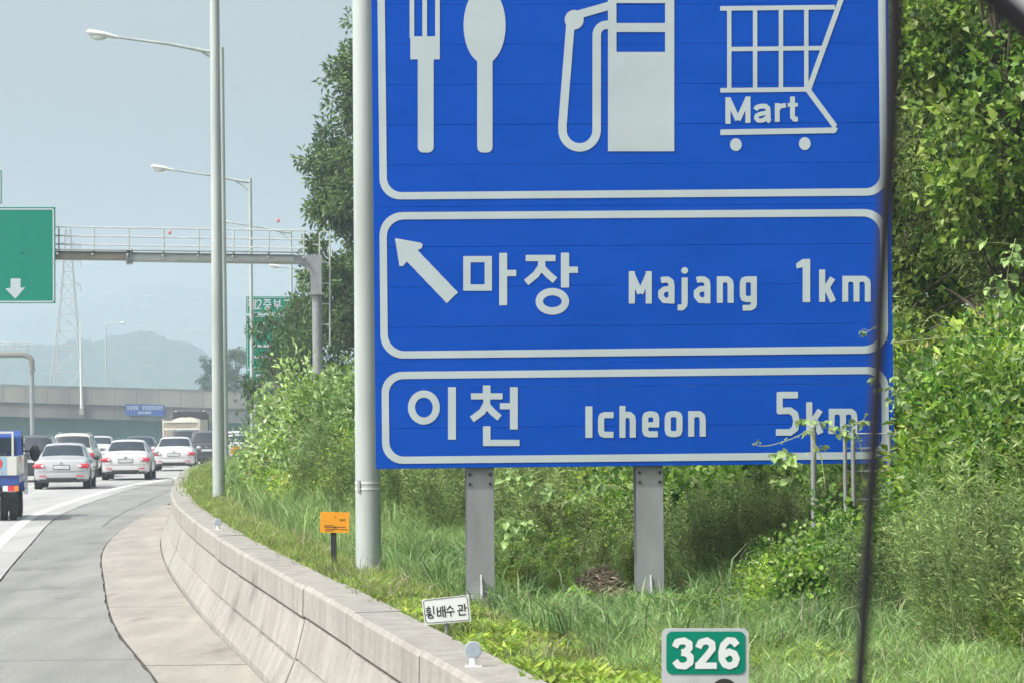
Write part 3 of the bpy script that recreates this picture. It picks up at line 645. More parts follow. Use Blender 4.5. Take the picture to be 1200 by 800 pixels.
lamp_post(343, 500, 188, 12.2, .09, .06, 'farthest lamp post, in front of the tree left of the blue sign', arm_len=3.1, rise=.55)
lamp_post(374, 490, 232, 12.2, .09, .06, 'lamp post hidden by the tall tree, only its pale head showing below the railing', arm_len=2.2, rise=.35)

tp_ = [o for o in bpy.data.objects if o.name == 'street_lamp'][0]
z_ = at(420, 572, 31.1).z - tp_.location.z
for dz in (0, .05): MB().lathe((0, 0, z_ + dz), [(.1125, -.009), (.1125, .009)], 20).build('strap', M['lampglass'], tp_, world=False)
MB().box((-.075, -.088, z_ + .025), (.02, .03, .10)).build('clamp', M['steel'], tp_, world=False)
# ------------------------------------------------------------------ gantry with green signs
GY = 118.0
e = empty('sign_gantry', (at(371, 440, GY).x, GY, .9), 0, 'grey sign gantry with railed walkway spanning the road', 'gantry')
colx = at(371, 400, GY); bz = at(360, 303, GY).z; lx = at(-160, 300, GY).x; off = 6.0
def gp(px, py): return at(px, py, GY)
# beam, in photo drops a little to the right because it runs away from the camera
b = MB(); A0 = gp(150, 301.5); A1 = gp(352, 303.5)
b.tube([gp(150, 301.5), gp(346, 304.3)], .16, 14); b.build('beam', M['steel'], e, True)
b = MB(); b.tube([gp(-170, 297), gp(150, 300.5)], .15, 14); b.build('beam', mat('brown_stained_steel', (.27, .25, .21), .6, 0, .2, 1), e, True)
b = MB(); b.tube([gp(148.5, 301), gp(151.5, 301)], .26, 16); b.tube([gp(153, 301), gp(155, 301)], .26, 16); b.build('flange', M['post'], e)
def gbox(x0, y0, x1, y1, d, nm, m):
    a, c_ = gp(x0, y0), gp(x1, y1); return MB().box(((a.x + c_.x) / 2, GY, (a.z + c_.z) / 2), (abs(c_.x - a.x), d, abs(a.z - c_.z))).build(nm, m, e)
gbox(344, 299.5, 377.5, 309.5, .36, 'corner_box', M['post'])  # elbow and column take a darker steel, their shade put into the colour
b = MB(); hp = [(348, 309.3), (364.3, 309.3), (364.3, 324), (362, 317), (357, 312.5)]
b.add([gp(x, y) + Vector((0, -.16, 0)) for x, y in hp] + [gp(x, y) + Vector((0, .16, 0)) for x, y in hp], [(0, 1, 2, 3, 4), (9, 8, 7, 6, 5)] + [(k, k + 5, (k + 1) % 5 + 5, (k + 1) % 5) for k in range(5)]); b.build('haunch', M['post'], e)
gbox(364, 309.6, 377.3, 343, .42, 'upper_column', M['post'])
gbox(362.5, 343.2, 379, 345.6, .5, 'flange', M['post'])
cx_ = gp(371.5, 346); b = MB(); b.tube([cx_, Vector((cx_.x, GY, .6))], .165, 16); b.build('column', M['post'], e, True)
rail_y = lambda x, base: base + (x + 170) * .0135
for dy in (0, 10.5, 20.5):
    MB().tube([gp(-170, 262 + dy), gp(360, 270.5 + dy)], .028, 6).build('rail', M['steel'], e)
for x in range(-136, 362, 41):
    y = 262.5 + (x + 170) * .016
    MB().tube([gp(x, y), gp(x, y + 31)], .028, 6).build('stanchion', M['steel'], e)
    MB().box(gp(x, y + 31.5) + Vector((0, -.1, 0)), (.06, .7, .05)).build('bracket', M['steel'], e)
b = MB(); b.add([gp(-170, 289.5) + Vector((0, -.35, 0)), gp(352, 295) + Vector((0, -.35, 0)), gp(352, 295) + Vector((0, .35, 0)), gp(-170, 289.5) + Vector((0, .35, 0))] + [q + Vector((0, 0, -.03)) for q in (gp(-170, 289.5) + Vector((0, -.35, 0)), gp(352, 295) + Vector((0, -.35, 0)), gp(352, 295) + Vector((0, .35, 0)), gp(-170, 289.5) + Vector((0, .35, 0)))],
    [(0, 1, 2, 3), (7, 6, 5, 4), (0, 4, 5, 1), (1, 5, 6, 2), (2, 6, 7, 3), (3, 7, 4, 0)]); b.build('walkway', M['steel'], e)
# access ladder with hooped top right of the column
for x in (374, 387):
    pass
b = MB(); b.tube([gp(374.5, 303), gp(374.5, 276), gp(376, 272.5), gp(380.5, 271), gp(385, 272.5), gp(386.5, 276), gp(386.5, 405)], .026, 6); b.build('ladder_rail', M['steel'], e)
for y in range(308, 400, 24): MB().tube([gp(373, y), gp(386.5, y + .4)], .02, 5).build('ladder_rung', M['steel'], e)
# left green sign on the gantry
GP = Plane((0, GY - .45, 0), (0, -1, 0))
def green_board(name, x0, y0, x1, y1, plane, label, yb, cat='road sign'):
    c = plane.hit((x0 + x1) / 2, y1); e = empty(name, (c.x, c.y, c.z), 0, label, cat)
    P = [plane.hit(x0, y0), plane.hit(x1, y0 + (x1 - x0) * .0), plane.hit(x1, y1), plane.hit(x0, y1)]
    b = MB(); b.add([p for p in P] + [p + Vector((0, .08, 0)) for p in P], [(0, 3, 2, 1), (4, 5, 6, 7), (0, 1, 5, 4), (1, 2, 6, 5), (2, 3, 7, 6), (3, 0, 4, 7)]); b.build('board', M['green'], e)
    return e
e1 = green_board('direction_sign', -150, 243, 64.6, 355.5, GP, 'green overhead board with white down arrow at the left edge', GY)
letter('arrow_symbol', [('p', [(12.5, 326.5), (24, 326.5), (24, 337.5), (29.5, 337), (18, 350.2), (6, 338.3), (12.5, 337.5)])], GP, W, e1, .01, .4)
bb = [(-147, 245.2), (61.5, 245.2), (62.5, 247), (62.8, 352), (61, 353.6), (-147, 353.6)]
letter('border', [('s', bb, 1.7, True)], GP, W, e1, .01, .4)
for x in (-100, -20, 50):
    MB().box(Vector((GP.hit(x, 300).x, GY - .25, GP.hit(x, 300).z)), (.1, .25, 3.0)).build('bracket', M['steel'], e1)
e2 = green_board('direction_sign', -120, 200, 1.8, 239, GP, 'edge of a smaller green board above the arrow board', GY)
letter('border', [('s', [(-118, 202), (.2, 202), (.2, 237.6), (-118, 237.6)], 1.3, True)], GP, W, e2, .01, .4)
for x in (-90, -30): MB().box(Vector((GP.hit(x, 230).x, GY - .25, GP.hit(x, 232).z)), (.1, .25, 1.6)).build('bracket', M['steel'], e2)

# roadside green sign behind the tree
RP = Plane((0, 162, 0), (0, -1, 0)); c = at(322, 470, 162)
e = empty('expressway_sign', (c.x, 162, 1.0), 0, 'stacked green expressway sign with white Hangul, half hidden by the low tree', 'road sign')
for (y0, y1) in ((347.5, 367.5), (370, 431.5), (433, 447.5)):
    P = [RP.hit(x, y) for x, y in ((288.5, y0), (361, y0), (361, y1), (288.5, y1))]
    b = MB(); b.add([p for p in P] + [p + Vector((0, .1, 0)) for p in P], [(0, 3, 2, 1), (4, 5, 6, 7), (0, 1, 5, 4), (1, 2, 6, 5), (2, 3, 7, 6), (3, 0, 4, 7)]); b.build('board', M['green'], e)
    letter('border', [('s', [(290, y0 + 1.2), (359.5, y0 + 1.2), (359.5, y1 - 1.2), (290, y1 - 1.2)], .7, True)], RP, W, e, .02, .25)
def hg(x, L_):   # strokes in a 10 x 12 box
    return [('s', [(x + a[0], 351 + a[1]) for a in st], 1.5, False) for st in L_]
SY = {'je': [[(0, 1), (4.6, 1)], [(2.3, 1), (2, 4), (0, 8)], [(2.3, 4), (4.6, 8)], [(4.6, 4.2), (6.6, 4.2)], [(6.8, 0), (6.8, 12)], [(9, 0), (9, 12.5)]],
      '2': [[(0, 3), (1.2, .8), (4, .8), (5, 3), (4, 6), (.2, 11), (5.6, 11)]],
      'jung': [[(1, .6), (9, .6)], [(5, .6), (4, 3), (1, 4.6)], [(5, 2), (9, 4.6)], [(0, 6.4), (10, 6.4)], [(5, 6.4), (5, 8.5)], [(3, 9), (7, 9), (7.6, 10.5), (7, 12), (3, 12), (2.4, 10.5), (3, 9)]],
      'bu': [[(2, 0), (2, 6), (8, 6), (8, 0)], [(2, 3), (8, 3)], [(0, 8), (10, 8)], [(5, 8), (5, 12.4)]],
      'go': [[(1, 1), (8.6, 1), (8.2, 6)], [(4.4, 5), (4.4, 10.6)], [(0, 10.8), (10, 10.8)]],
      'sok': [[(5, 0), (4.6, 2), (1.4, 4)], [(5, 1), (8.6, 4)], [(5, 4), (5, 6)], [(0, 6.2), (10, 6.2)], [(1.6, 8.6), (8.6, 8.6), (8.4, 12.4)]]}
x = 290.5
for k, adv in (('je', 10.5), ('2', 7.3), ('jung', 11.6), ('bu', 11.6), ('go', 11.6), ('sok', 11)):
    letter('letter', hg(x, SY[k]), RP, W, e, .02, .25); x += adv
letter('route_marks', [('s', arc(306, 384, 6, 6, 0, 340, 12), 1.4, True), ('s', [(322, 380), (350, 380)], 3), ('s', [(296, 405), (345, 405)], 3), ('s', [(296, 418), (330, 418)], 3), ('s', [(300, 440), (318, 440)], 4)], RP, W, e, .02, .25)
for x in (298, 350): q = RP.hit(x, 400); MB().tube([Vector((q.x, 162.3, .5)), Vector((q.x, 162.3, RP.hit(x, 348).z))], .14, 10).build('post', M['steel'], e, True)

# ------------------------------------------------------------------ far gantry at the left
FY = 270.0
def fp(px, py): return at(px, py, FY)
e = empty('sign_gantry', (fp(37.5, 520).x, FY, zr(FY)), 0, 'distant grey gantry with railing at the left edge before the overpass', 'gantry')
b = MB(); b.tube([fp(-60, 415.5), fp(28, 415.5), fp(34, 417.5), fp(37, 422), fp(37.3, 432)], [.22] * 5, 12); b.build('beam', M['bridge'], e, True)
b = MB(); b.tube([fp(37.3, 432), Vector((fp(37.3, 432).x, FY, zr(FY)))], .17, 12); b.build('column', M['post'], e, True)
b = MB(); b.lathe(fp(37.3, 433), [(.3, -.05), (.3, .05)], 12); b.build('flange', M['post'], e)
for dy in (401.5, 405, 409): MB().tube([fp(-60, dy), fp(37, dy)], .035, 5).build('rail', M['steel'], e)
for x in range(-58, 38, 9): MB().tube([fp(x, 401.5), fp(x, 414)], .03, 4).build('stanchion', M['steel'], e)

# ------------------------------------------------------------------ overpass
BY = 420.0
def bp(px, py): return at(px, py, BY)
e = empty('overpass', (bp(120, 510).x, BY, zr(BY)), 0, 'long grey concrete overpass with dark green girders crossing behind the traffic', 'bridge')
xl, xr = bp(-700, 0).x, bp(1100, 0).x; zt0 = bp(0, 451).z
slope = -(bp(0, 451).z - bp(250, 458).z) / (bp(250, 0).x - bp(0, 0).x) 
X0 = bp(0, 450).x
def bz_(x): return (x - X0) * slope
def beam(x0, x1, za, zb2, y0, y1, m, nm, sm=False):
    b = MB(); P = []
    for x in (x0, x1):
        for y in (y0, y1):
            for z in (za, zb2): P.append((x, y, z + bz_(x)))
    b.add(P, [(0, 1, 3, 2), (4, 6, 7, 5), (0, 4, 5, 1), (2, 3, 7, 6), (0, 2, 6, 4), (1, 5, 7, 3)]); return b.build(nm, m, e)
zA = bp(0, 451).z; zB = bp(0, 470.5).z; zC = bp(0, 487.5).z; zD = bp(0, 508.5).z
step = 2.6; x = xl
while x < xr:
    beam(x + .02, x + step - .02, zB, zA + rnd.uniform(-.02, .02), BY, BY + .4, M['bridge'], 'parapet_panel'); x += step
beam(xl, xr, zA + .03, zA + .13, BY - .06, BY + .46, M['bridge_d'], 'coping')
x = xl
while x < xr:
    beam(x + .02, x + 5.2 - .02, zC, zB - .01, BY + .25, BY + 11, M['bridge_d'], 'deck_edge'); x += 5.2
x = xl
while x < xr:
    beam(x + .05, x + 5.2, zD, zC - .01, BY + 1.3, BY + 1.5, M['girder'], 'girder_panel')
    beam(x - .12, x + .12, zD, zC - .02, BY + 1.05, BY + 1.3, M['girder'], 'stiffener'); x += 5.2
beam(xl, xr, zD - .12, zD, BY + 1.0, BY + 1.9, M['girder'], 'bottom_flange')
for yy in (4, 7, 10): beam(xl, xr, zD, zC - .01, BY + yy, BY + yy + .2, M['girder'], 'girder')
for px in (-280, 10, 480, 760):
    c = bp(px, 510)
    for yy in (3, 8): MB().tube([(c.x, BY + yy, zr(BY) - 1), (c.x, BY + yy, zD + bz_(c.x) - .9)], .7, 16).build('pier', M['bridge'], e, True)
    MB().box((c.x, BY + 5.5, zD + bz_(c.x) - .55), (2, 9.5, .75)).build('pier_cap', M['bridge'], e)
OP = Plane((0, BY - .12, 0), (0, -1, 0))
e2 = empty('overpass_sign', OP.hit(170, 487), 0, 'small blue sign with white lettering fixed on the overpass side', 'sign')
P = [OP.hit(x, y) for x, y in ((147, 473), (192.5, 474), (192.5, 487), (147, 486.3))]
MB().add([p for p in P] + [p + Vector((0, .08, 0)) for p in P], [(0, 3, 2, 1), (4, 5, 6, 7), (0, 1, 5, 4), (1, 2, 6, 5), (2, 3, 7, 6), (3, 0, 4, 7)]).build('board', mat('overpass_blue', (.005, .055, .26), .5, 0, .05, 1), e2)
lt = []
for i in range(12):
    if i in (4,): continue
    x = 148.6 + i * 3.55
    lt += [('s', [(x, 475.6 + .2 * (i % 2)), (x + 1.7, 475.6)], .55), ('s', [(x + .3, 477.4), (x + 1.6, 477.6)], .5), ('s', [(x + 2.3, 475.3), (x + 2.3, 478.4)], .55), ('s', [(x + .5, 479.2), (x + 2.4, 479.2)], .6)]
for i in range(5):
    x = 162 + i * 3.1; lt += [('s', [(x, 482.3), (x + 1.5, 482.3)], .5), ('s', [(x + 2, 481.6), (x + 2, 484.4)], .5), ('s', [(x, 484), (x + 1.5, 484)], .5)]
letter('lettering', lt, OP, M['white_paint'], e2, .03, .25)
# mast standing on the overpass
p = at(95.5, 478, BY - .3); e = empty('bridge_mast', p, 0, 'slim pale mast fixed to the outside of the overpass parapet', 'mast')
MB().tube([p, at(94.5, 430, BY - .3), at(94, 378, BY - .3)], [.16, .1, .07], 8).build('pole', M['white_paint'], e, True)
MB().box(p + Vector((0, .1, -.2)), (.5, .4, 1.1)).build('foot', M['concrete'], e)
p = at(124.5, 455, 460); e = empty('street_lamp', p, 0, 'tiny hazy street lamp beyond the overpass before the wooded hill', 'street lamp')
MB().tube([p - Vector((0, 0, 4)), at(124, 383, 460)], [.12, .08], 6).build('pole', M['steel'], e)
MB().tube([at(124, 383, 460), at(127, 380, 460), at(140, 379, 460)], .05, 5).build('arm', M['steel'], e)
MB().ball(at(144, 378.5, 460), .4, 8, (1.1, .5, .35)).build('lamp_head', M['lampglass'], e)

# ------------------------------------------------------------------ transmission tower
TY = 720.0
def tp(px, py, dy=0): 
    q = at(px, py, TY); return Vector((q.x, q.y + dy, q.z))
bx, topy, basey = 79.5, 268, 475
e = empty('transmission_tower', tp(bx, basey), 0, 'hazy lattice power pylon rising behind the overpass', 'pylon')
def half(y): 
    k = (y - topy) / (basey - topy); return 3 + 17.5 * k**1.25
lv = [268, 288, 305, 318, 333, 350, 368, 388, 410, 436, 475]; PS = at(1, 0, TY).x - at(0, 0, TY).x
mt = mat('galvanised_lattice', (.42, .43, .43), .5, 0, .1, 1)
for sx in (-1, 1):
    for sy in (-1, 1):
        pts = [tp(bx + sx * half(y), y, sy * half(y) * PS) for y in lv]
        MB().tube(pts, .10, 4).build('leg', mt, e)
b = MB()
for a, c in zip(lv[:-1], lv[1:]):
    for s_ in (-1, 1):
        for t_ in (-1, 1):
            b.bar(tp(bx + t_ * half(a), a, s_ * half(a) * PS), tp(bx - t_ * half(c), c, s_ * half(c) * PS), .09)
            b.bar(tp(bx + s_ * half(a), a, t_ * half(a) * PS), tp(bx + s_ * half(c), c, -t_ * half(c) * PS), .09)
        b.bar(tp(bx - half(c), c, s_ * half(c) * PS), tp(bx + half(c), c, s_ * half(c) * PS), .12)
b.build('lattice', mt, e)
for y in (288, 305, 333):
    b = MB()
    for s_ in (-1, 1):
        tip = tp(bx + s_ * 15, y + 1)
        for dy in (-1, 1):
            b.bar(tp(bx + s_ * 3, y - 5, dy * .4), tip, .12); b.bar(tp(bx + s_ * 3, y + 2, dy * .4), tip, .12)
        b.bar(tip, tip - Vector((0, 0, 1.2)), .2)
    b.build('cross_arm', mt, e)
wire = M['steel']
for i, (y0, y1, ym) in enumerate(((290, 256, 290), (307, 275, 306), (335, 300, 333), (345, 330, 352), (370, 342, 372))):
    pts = []
    a = tp(bx + 12, y0); c_ = at(620, y1 - 20, 520)
    for k in range(17):
        t = k / 16; q = a.lerp(c_, t); q.z -= 4 * 5.0 * t * (1 - t); pts.append(q)
    w_ = MB().tube(pts, .022, 4).build('power_line', wire); tag(w_, 'thin sagging power line across the haze right of the pylon', 'power line', 'power lines strung from the pylon')
for (px, py) in ((199, 273), (326, 259)):
    o = MB().ball(at(px, py, 480), .26, 12).build('aerial_marker_ball', M['redball'], None, True); tag(o, 'small red marker ball in the sky ' + ('left of the tall lamp poles' if px < 250 else 'right of the tall lamp poles, by the tree'), 'marker ball', 'red balls on the power lines')

# ------------------------------------------------------------------ hills
def hill(name, prof, Y0, depth, seed, m, bump, cell):
    from mathutils import noise
    nx, ny = 900, 26
    pxs = np.linspace(-300, 620, nx); top = np.interp(pxs, [p[0] for p in prof], [p[1] for p in prof])
    b = MB(); V = []
    for j in range(ny):
        k = j / (ny - 1)
        for i in range(nx):
            q = at(pxs[i], top[i], Y0); h = q.z + 7; x = q.x * (1 + (k - 1) * depth / Y0); y = Y0 + (k - 1) * depth
            zz = h * math.sin(min(1, k * 1.02) * math.pi / 2)
            n1 = noise.noise(Vector((x / cell, y / cell * .5, zz / cell + seed))); n2 = noise.noise(Vector((x / cell * 2.7, zz / cell * 2.7, seed + 9))); n3 = noise.noise(Vector((x / cell * .2, 0, seed)))
            V.append((x, y + n2 * cell * 1.2, -7 + zz + (n1 * .9 + n2 * .7 + n3 * 1.6) * bump * min(1, k * 3)))
    b.add(V, [(j * nx + i, j * nx + i + 1, (j + 1) * nx + i + 1, (j + 1) * nx + i) for j in range(ny - 1) for i in range(nx - 1)])
    return tag(b.build(name, m, None), kind='structure')
M['hill'] = mat('wooded_hill', (.03, .055, .035), 1, 0, .5, .12, 0, spec=0)
hill('hill', [(-500, 425), (-100, 412), (0, 406), (30, 404), (60, 407), (95, 398), (110, 404), (130, 398), (150, 395), (165, 391), (185, 394), (200, 400), (215, 402), (235, 412), (260, 428), (300, 440), (700, 450)], 2300, 400, 3, M['hill'], 2.6, 9)
hill('mountain', [(-500, 400), (-100, 380), (0, 372), (90, 350), (150, 342), (200, 337), (260, 345), (330, 360), (500, 380), (700, 400)], 3900, 500, 5, M['hill'], 7, 30)

# ------------------------------------------------------------------ vehicles
def paint(name, c, var=.03):
    m = mat(name, c, .28, 0.0, var, 2, 0, spec=.6); m.node_tree.nodes['Principled BSDF'].inputs['Coat Weight'].default_value = .5; return m
CP = {'silver': paint('silver_paint', (.42, .44, .45)), 'white': paint('white_car_paint', (.60, .61, .61)), 'beige': paint('beige_paint', (.60, .58, .50)),
      'black': paint('black_paint', (.02, .022, .026)), 'darkgrey': paint('dark_grey_paint', (.05, .055, .06)), 'blue': paint('blue_truck_paint', (.02, .07, .28)), 'cream': paint('cream_box_paint', (.62, .63, .58))}
def heading(Y): return math.atan2(-(Xe(Y + 1) - Xe(Y - 1)), 2.0)
def car(px, py, Y, kind, colour, label, L=4.5, Wd=1.78, H=1.46, tail='red', group='cars queueing on the road ahead', yaw=0.0):
    q = at(px, py, Y); root = empty({'sedan': 'sedan', 'suv': 'sport_utility_car', 'hatch': 'hatchback'}[kind], (q.x, Y, zr(Y)), heading(Y) + .055 + yaw, label, 'car', group)
    hw = Wd / 2; h2 = L / 2; zb = H * .64 if kind == 'sedan' else H * .60
    body = CP[colour]
    # stations: y, half width factor, belt height factor, top half width factor, top z, bottom z
    if kind == 'sedan':
        st = [(-h2, .80, .86, .70, zb * .93, .34), (-h2 + .05, .93, .93, .80, zb * 1.0, .27), (-h2 + .25, .985, .985, .84, zb * 1.045, .24), (-h2 + .62, 1, 1, .84, zb * 1.06, .24), (-h2 + .82, 1, 1, .80, zb * 1.13, .24),
              (-h2 + 1.42, 1, 1, .68, H * .965, .22), (-h2 + 1.8, 1, 1, .68, H, .22), (-h2 + 2.5, 1, 1, .68, H, .22), (-h2 + 2.8, 1, 1, .70, H * .97, .22), (-h2 + 3.45, 1, 1, .82, zb * 1.07, .22), (h2 - .6, .99, .97, .82, zb * .98, .24), (h2 - .12, .93, .9, .74, zb * .84, .26), (h2, .8, .8, .6, zb * .7, .34)]
        RW = (4, 5); SW_ = (4, 9); WS_ = (8, 9)
    else:
        r0 = .10 if kind == 'suv' else .18
        st = [(-h2, .84, .9, .74, zb * .98, .36), (-h2 + .05, .95, .96, .80, zb * 1.05, .30), (-h2 + .12, .985, .99, .82, zb * 1.08, .28), (-h2 + .12 + r0 * 3, 1, 1, .72, H * .955, .26), (-h2 + .75, 1, 1, .72, H, .26), (-h2 + 1.7, 1, 1, .72, H, .26),
              (-h2 + 2.5, 1, 1, .72, H * .99, .26), (-h2 + 2.8, 1, 1, .74, H * .95, .26), (-h2 + 3.4, 1, 1, .84, zb * 1.09, .26), (h2 - .5, .99, .97, .84, zb * 1.0, .28), (h2 - .1, .93, .9, .76, zb * .86, .3), (h2, .8, .8, .6, zb * .7, .38)]
        RW = (2, 3); SW_ = (2, 8); WS_ = (7, 8)
    def sec(s_):
        y, wf, bf, tf, zt, z0 = s_; zbe = min(zb * .97, zt - .03)
        r_ = min(.10, (zt - zbe) * .3)
        h_ = [(0, z0), (hw * .80 * wf, z0), (hw * .95 * wf, z0 + .06), (hw * wf, z0 + .2), (hw * wf, (z0 + zbe) * .55), (hw * bf * .985, zbe - .05), (hw * bf * .94, zbe),
              (hw * (bf * .9 * .35 + tf * .65) if zt - zbe > .2 else hw * (bf * .6 + tf * .35), zbe + (zt - zbe) * .6), (hw * tf, zt - r_ * .6), (hw * tf * .86, zt - r_ * .1), (hw * tf * .45, zt + .012), (0, zt + .018)]
        return [Vector((x, y, z)) for x, z in h_]
    S_ = [sec(s_) for s_ in st]; n = len(S_[0])
    full = [[p for p in s_] + [Vector((-p.x, p.y, p.z)) for p in s_[-2:0:-1]] for s_ in S_]; m_ = len(full[0])
    b = MB(); b.add([p for s_ in full for p in s_], [(i * m_ + k, i * m_ + (k + 1) % m_, (i + 1) * m_ + (k + 1) % m_, (i + 1) * m_ + k) for i in range(len(full) - 1) for k in range(m_)] + [tuple(range(m_))[::-1], tuple((len(full) - 1) * m_ + k for k in range(m_))])
    b.build('body', body, root, True, world=False)
    def patch(nm, i0, i1, ks, off, m, u0=.08, u1=.92, v=(0, 1), fixed=None):
        """glass following the body surface between stations i0..i1 and section points ks"""
        P = []; NU, NVv = 6, len(ks)
        for a in range(NU + 1):
            t = (i0 + (i1 - i0) * (u0 + (u1 - u0) * a / NU)); i = min(int(t), i1 - 1) if i1 > i0 else i0; fr = t - i
            for k in ks:
                k0 = int(math.floor(k)); fk = k - k0
                A_ = full[i][k0 % m_].lerp(full[i][(k0 + 1) % m_], fk); B2 = full[i + 1][k0 % m_].lerp(full[i + 1][(k0 + 1) % m_], fk); P.append(A_.lerp(B2, fr))
        o_ = Vector(off); P = [p + o_ for p in P]
        b = MB(); b.add(P, [(a * NVv + c, a * NVv + c + 1, (a + 1) * NVv + c + 1, (a + 1) * NVv + c) for a in range(NU) for c in range(NVv - 1)])
        return b.build(nm, m, root, True, world=False)
    ks = [8.3, 9, 10, 11, 12, 13, 13.7]
    if kind == 'sedan':
        patch('rear_window', 4, 5, ks, (0, -.012, .010), M['glass'], .02, .93)
    else: patch('rear_window', 2, 3, ks, (0, -.014, .004), M['glass'], .12, .92)
    patch('windshield', WS_[0], WS_[1], ks, (0, .012, .01), M['glass'], .05, .95)
    for sx in (1, -1):
        kk = [6.35, 7, 7.75] if sx > 0 else [m_ - 7.75, m_ - 7, m_ - 6.35]
        a0 = SW_[0] + (1 if kind == 'sedan' else 1)
        for (u, v_) in ((a0 - (.35 if kind == 'sedan' else .4), (a0 + WS_[0]) / 2 - .05), ((a0 + WS_[0]) / 2 + .05, WS_[0] + .45)):
            i0 = int(u); P = []; NU = 6
            for a in range(NU + 1):
                t = u + (v_ - u) * a / NU; i = min(int(t), len(full) - 2); fr = t - i
                for k in kk:
                    k0 = int(math.floor(k)); fk = k - k0
                    P.append(full[i][k0 % m_].lerp(full[i][(k0 + 1) % m_], fk).lerp(full[i + 1][k0 % m_].lerp(full[i + 1][(k0 + 1) % m_], fk), fr) + Vector((sx * .012, 0, .006)))
            b = MB(); b.add(P, [(a * 3 + c, a * 3 + c + 1, (a + 1) * 3 + c + 1, (a + 1) * 3 + c) for a in range(NU) for c in range(2)]); b.build('side_window', M['glass'], root, True, world=False)
    # wheels
    for sx in (-1, 1):
        for yy in (-h2 + .85, h2 - .85):
            wr = .32 if kind != 'suv' else .36; c = (sx * (hw - .13), yy, wr)
            ty = MB().lathe(c, [(wr - .07, -.115), (wr - .01, -.10), (wr, -.05), (wr, .05), (wr - .01, .10), (wr - .07, .115)], 20, 'X').build('wheel', M['tyre'], root, True, world=False)
            MB().lathe((c[0] + sx * .03, c[1], c[2]), [(wr - .085, -.09), (wr - .085, .09), (wr * .3, .075)] if sx > 0 else [(wr * .3, -.075), (wr - .085, -.09), (wr - .085, .09)], 16, 'X').build('rim', M['rim'], ty, True, world=False)
            MB().lathe((sx * (hw - .012), yy, wr + .01), [(wr + .05, -.02), (wr + .05, .02 if sx > 0 else .014)], 20, 'X').build('wheel_arch', M['dark'], root, False, world=False)
        # tail light
        zl = zb * .80; lw = .24 if kind == 'sedan' else .14; lh = .10 if kind == 'sedan' else .15
        MB().ball((sx * hw * (.76 if kind == 'sedan' else .80), -h2 + .055, zl + (.0 if kind == 'sedan' else .04)), 1, 14, (lw, .085, lh)).build('tail_light', M['red'], root, True, world=False)
        MB().ball((sx * (hw + .08), h2 - 1.55 if kind == 'sedan' else h2 - 1.5, zb + .04), 1, 10, (.11, .06, .075)).build('wing_mirror', body if colour != 'silver' else M['dark'], root, True, world=False)
        MB().ball((sx * hw * .78, h2 - .08, zb * .66), 1, 10, (.2, .1, .08)).build('headlight', M['white_l'], root, True, world=False)
    # bumper, plate, badge, handle
    b = MB(); P = []
    for x in np.linspace(-1, 1, 11):
        y = -h2 - .035 + .10 * abs(x)**4
        for (dy, z) in ((.05, .30), (0, .33), (-.02, .44), (0, .56), (.05, .58)): P.append((x * hw * .95, y + dy, z))
    b.add(P, [(i * 5 + k, i * 5 + k + 1, (i + 1) * 5 + k + 1, (i + 1) * 5 + k) for i in range(10) for k in range(4)]); b.build('rear_bumper', body, root, True, world=False)
    MB().box((0, -h2 + .02, .27), (Wd * .80, .10, .09)).build('under_tray', M['dark'], root, world=False)
    MB().box((0, -h2 - .004, zb * .76), (.54, .012, .15)).build('plate_recess', M['dark'], root, world=False)
    MB().box((0, -h2 - .014, zb * .76), (.50, .008, .11)).build('number_plate', M['plate'], root, world=False)
    MB().box((0, -h2 - .006, zb * .90), (.10, .012, .05)).build('badge', M['rim'], root, world=False)
    MB().box((0, -h2 - .045, .57), (Wd * .84, .01, .012)).build('bumper_gap', M['dark'], root, world=False)
    for sx in (-1, 1): MB().box((sx * hw * .66, -h2 - .052 , .43), (.22, .012, .035)).build('reflector_strip', M['red'], root, world=False); MB().ball((sx * hw * .66, -h2 - .02, zl + .0), 1, 8, (.07, .03, .04)).build('reversing_light', M['white_l'], root, True, world=False)
    MB().box((0, -h2 - .045, .34), (Wd * .55, .02, .07)).build('lower_grille', M['dark'], root, world=False)
    MB().tube([(hw * .5, -h2 - .03, .25), (hw * .5, -h2 + .2, .25)], .03, 8).build('exhaust', M['rim'], root, world=False)
    if kind == 'suv':
        for sx in (-1, 1): MB().tube([(sx * hw * .62, -h2 + .6, H + .02), (sx * hw * .62, -h2 + 2.5, H + .02)], .02, 6).build('roof_rail', M['rim'], root, world=False)
    return root
car(77, 571, 117, 'sedan', 'silver', 'silver sedan with red tail lights, nearest whole car in the right lane', yaw=-.01)
car(151.5, 562, 133, 'sedan', 'white', 'white sedan in the right lane directly ahead of the silver one')
car(206, 552, 155, 'sedan', 'white', 'white sedan with grey lower bumper just left of the tall lamp poles', Wd=1.8, H=1.44)
car(89, 551, 140, 'suv', 'beige', 'cream utility car showing its roof behind the silver sedan', L=4.5, Wd=1.84, H=1.70)
car(43, 551, 131, 'suv', 'black', 'black utility car between the blue truck and the silver sedan', L=4.6, Wd=1.85, H=1.66)
car(117, 541, 184, 'sedan', 'white', 'small white sedan farther ahead, between the cream roof and the white sedan', H=1.45)
car(165, 551, 168, 'sedan', 'darkgrey', 'dark sedan mostly hidden behind the white sedans', H=1.44)
car(219, 547, 180, 'suv', 'black', 'black utility car right behind the dump truck body', L=4.7, Wd=1.9, H=1.72)
car(243, 547, 172, 'suv', 'darkgrey', 'dark grey utility car passing behind the two tall lamp poles', L=4.6, Wd=1.85, H=1.66)
car(281, 546, 186, 'sedan', 'white', 'white car right of the lamp poles, half hidden by weeds')
car(277, 538, 212, 'hatch', 'white', 'far white roof above the white car at the road bend', H=1.7)
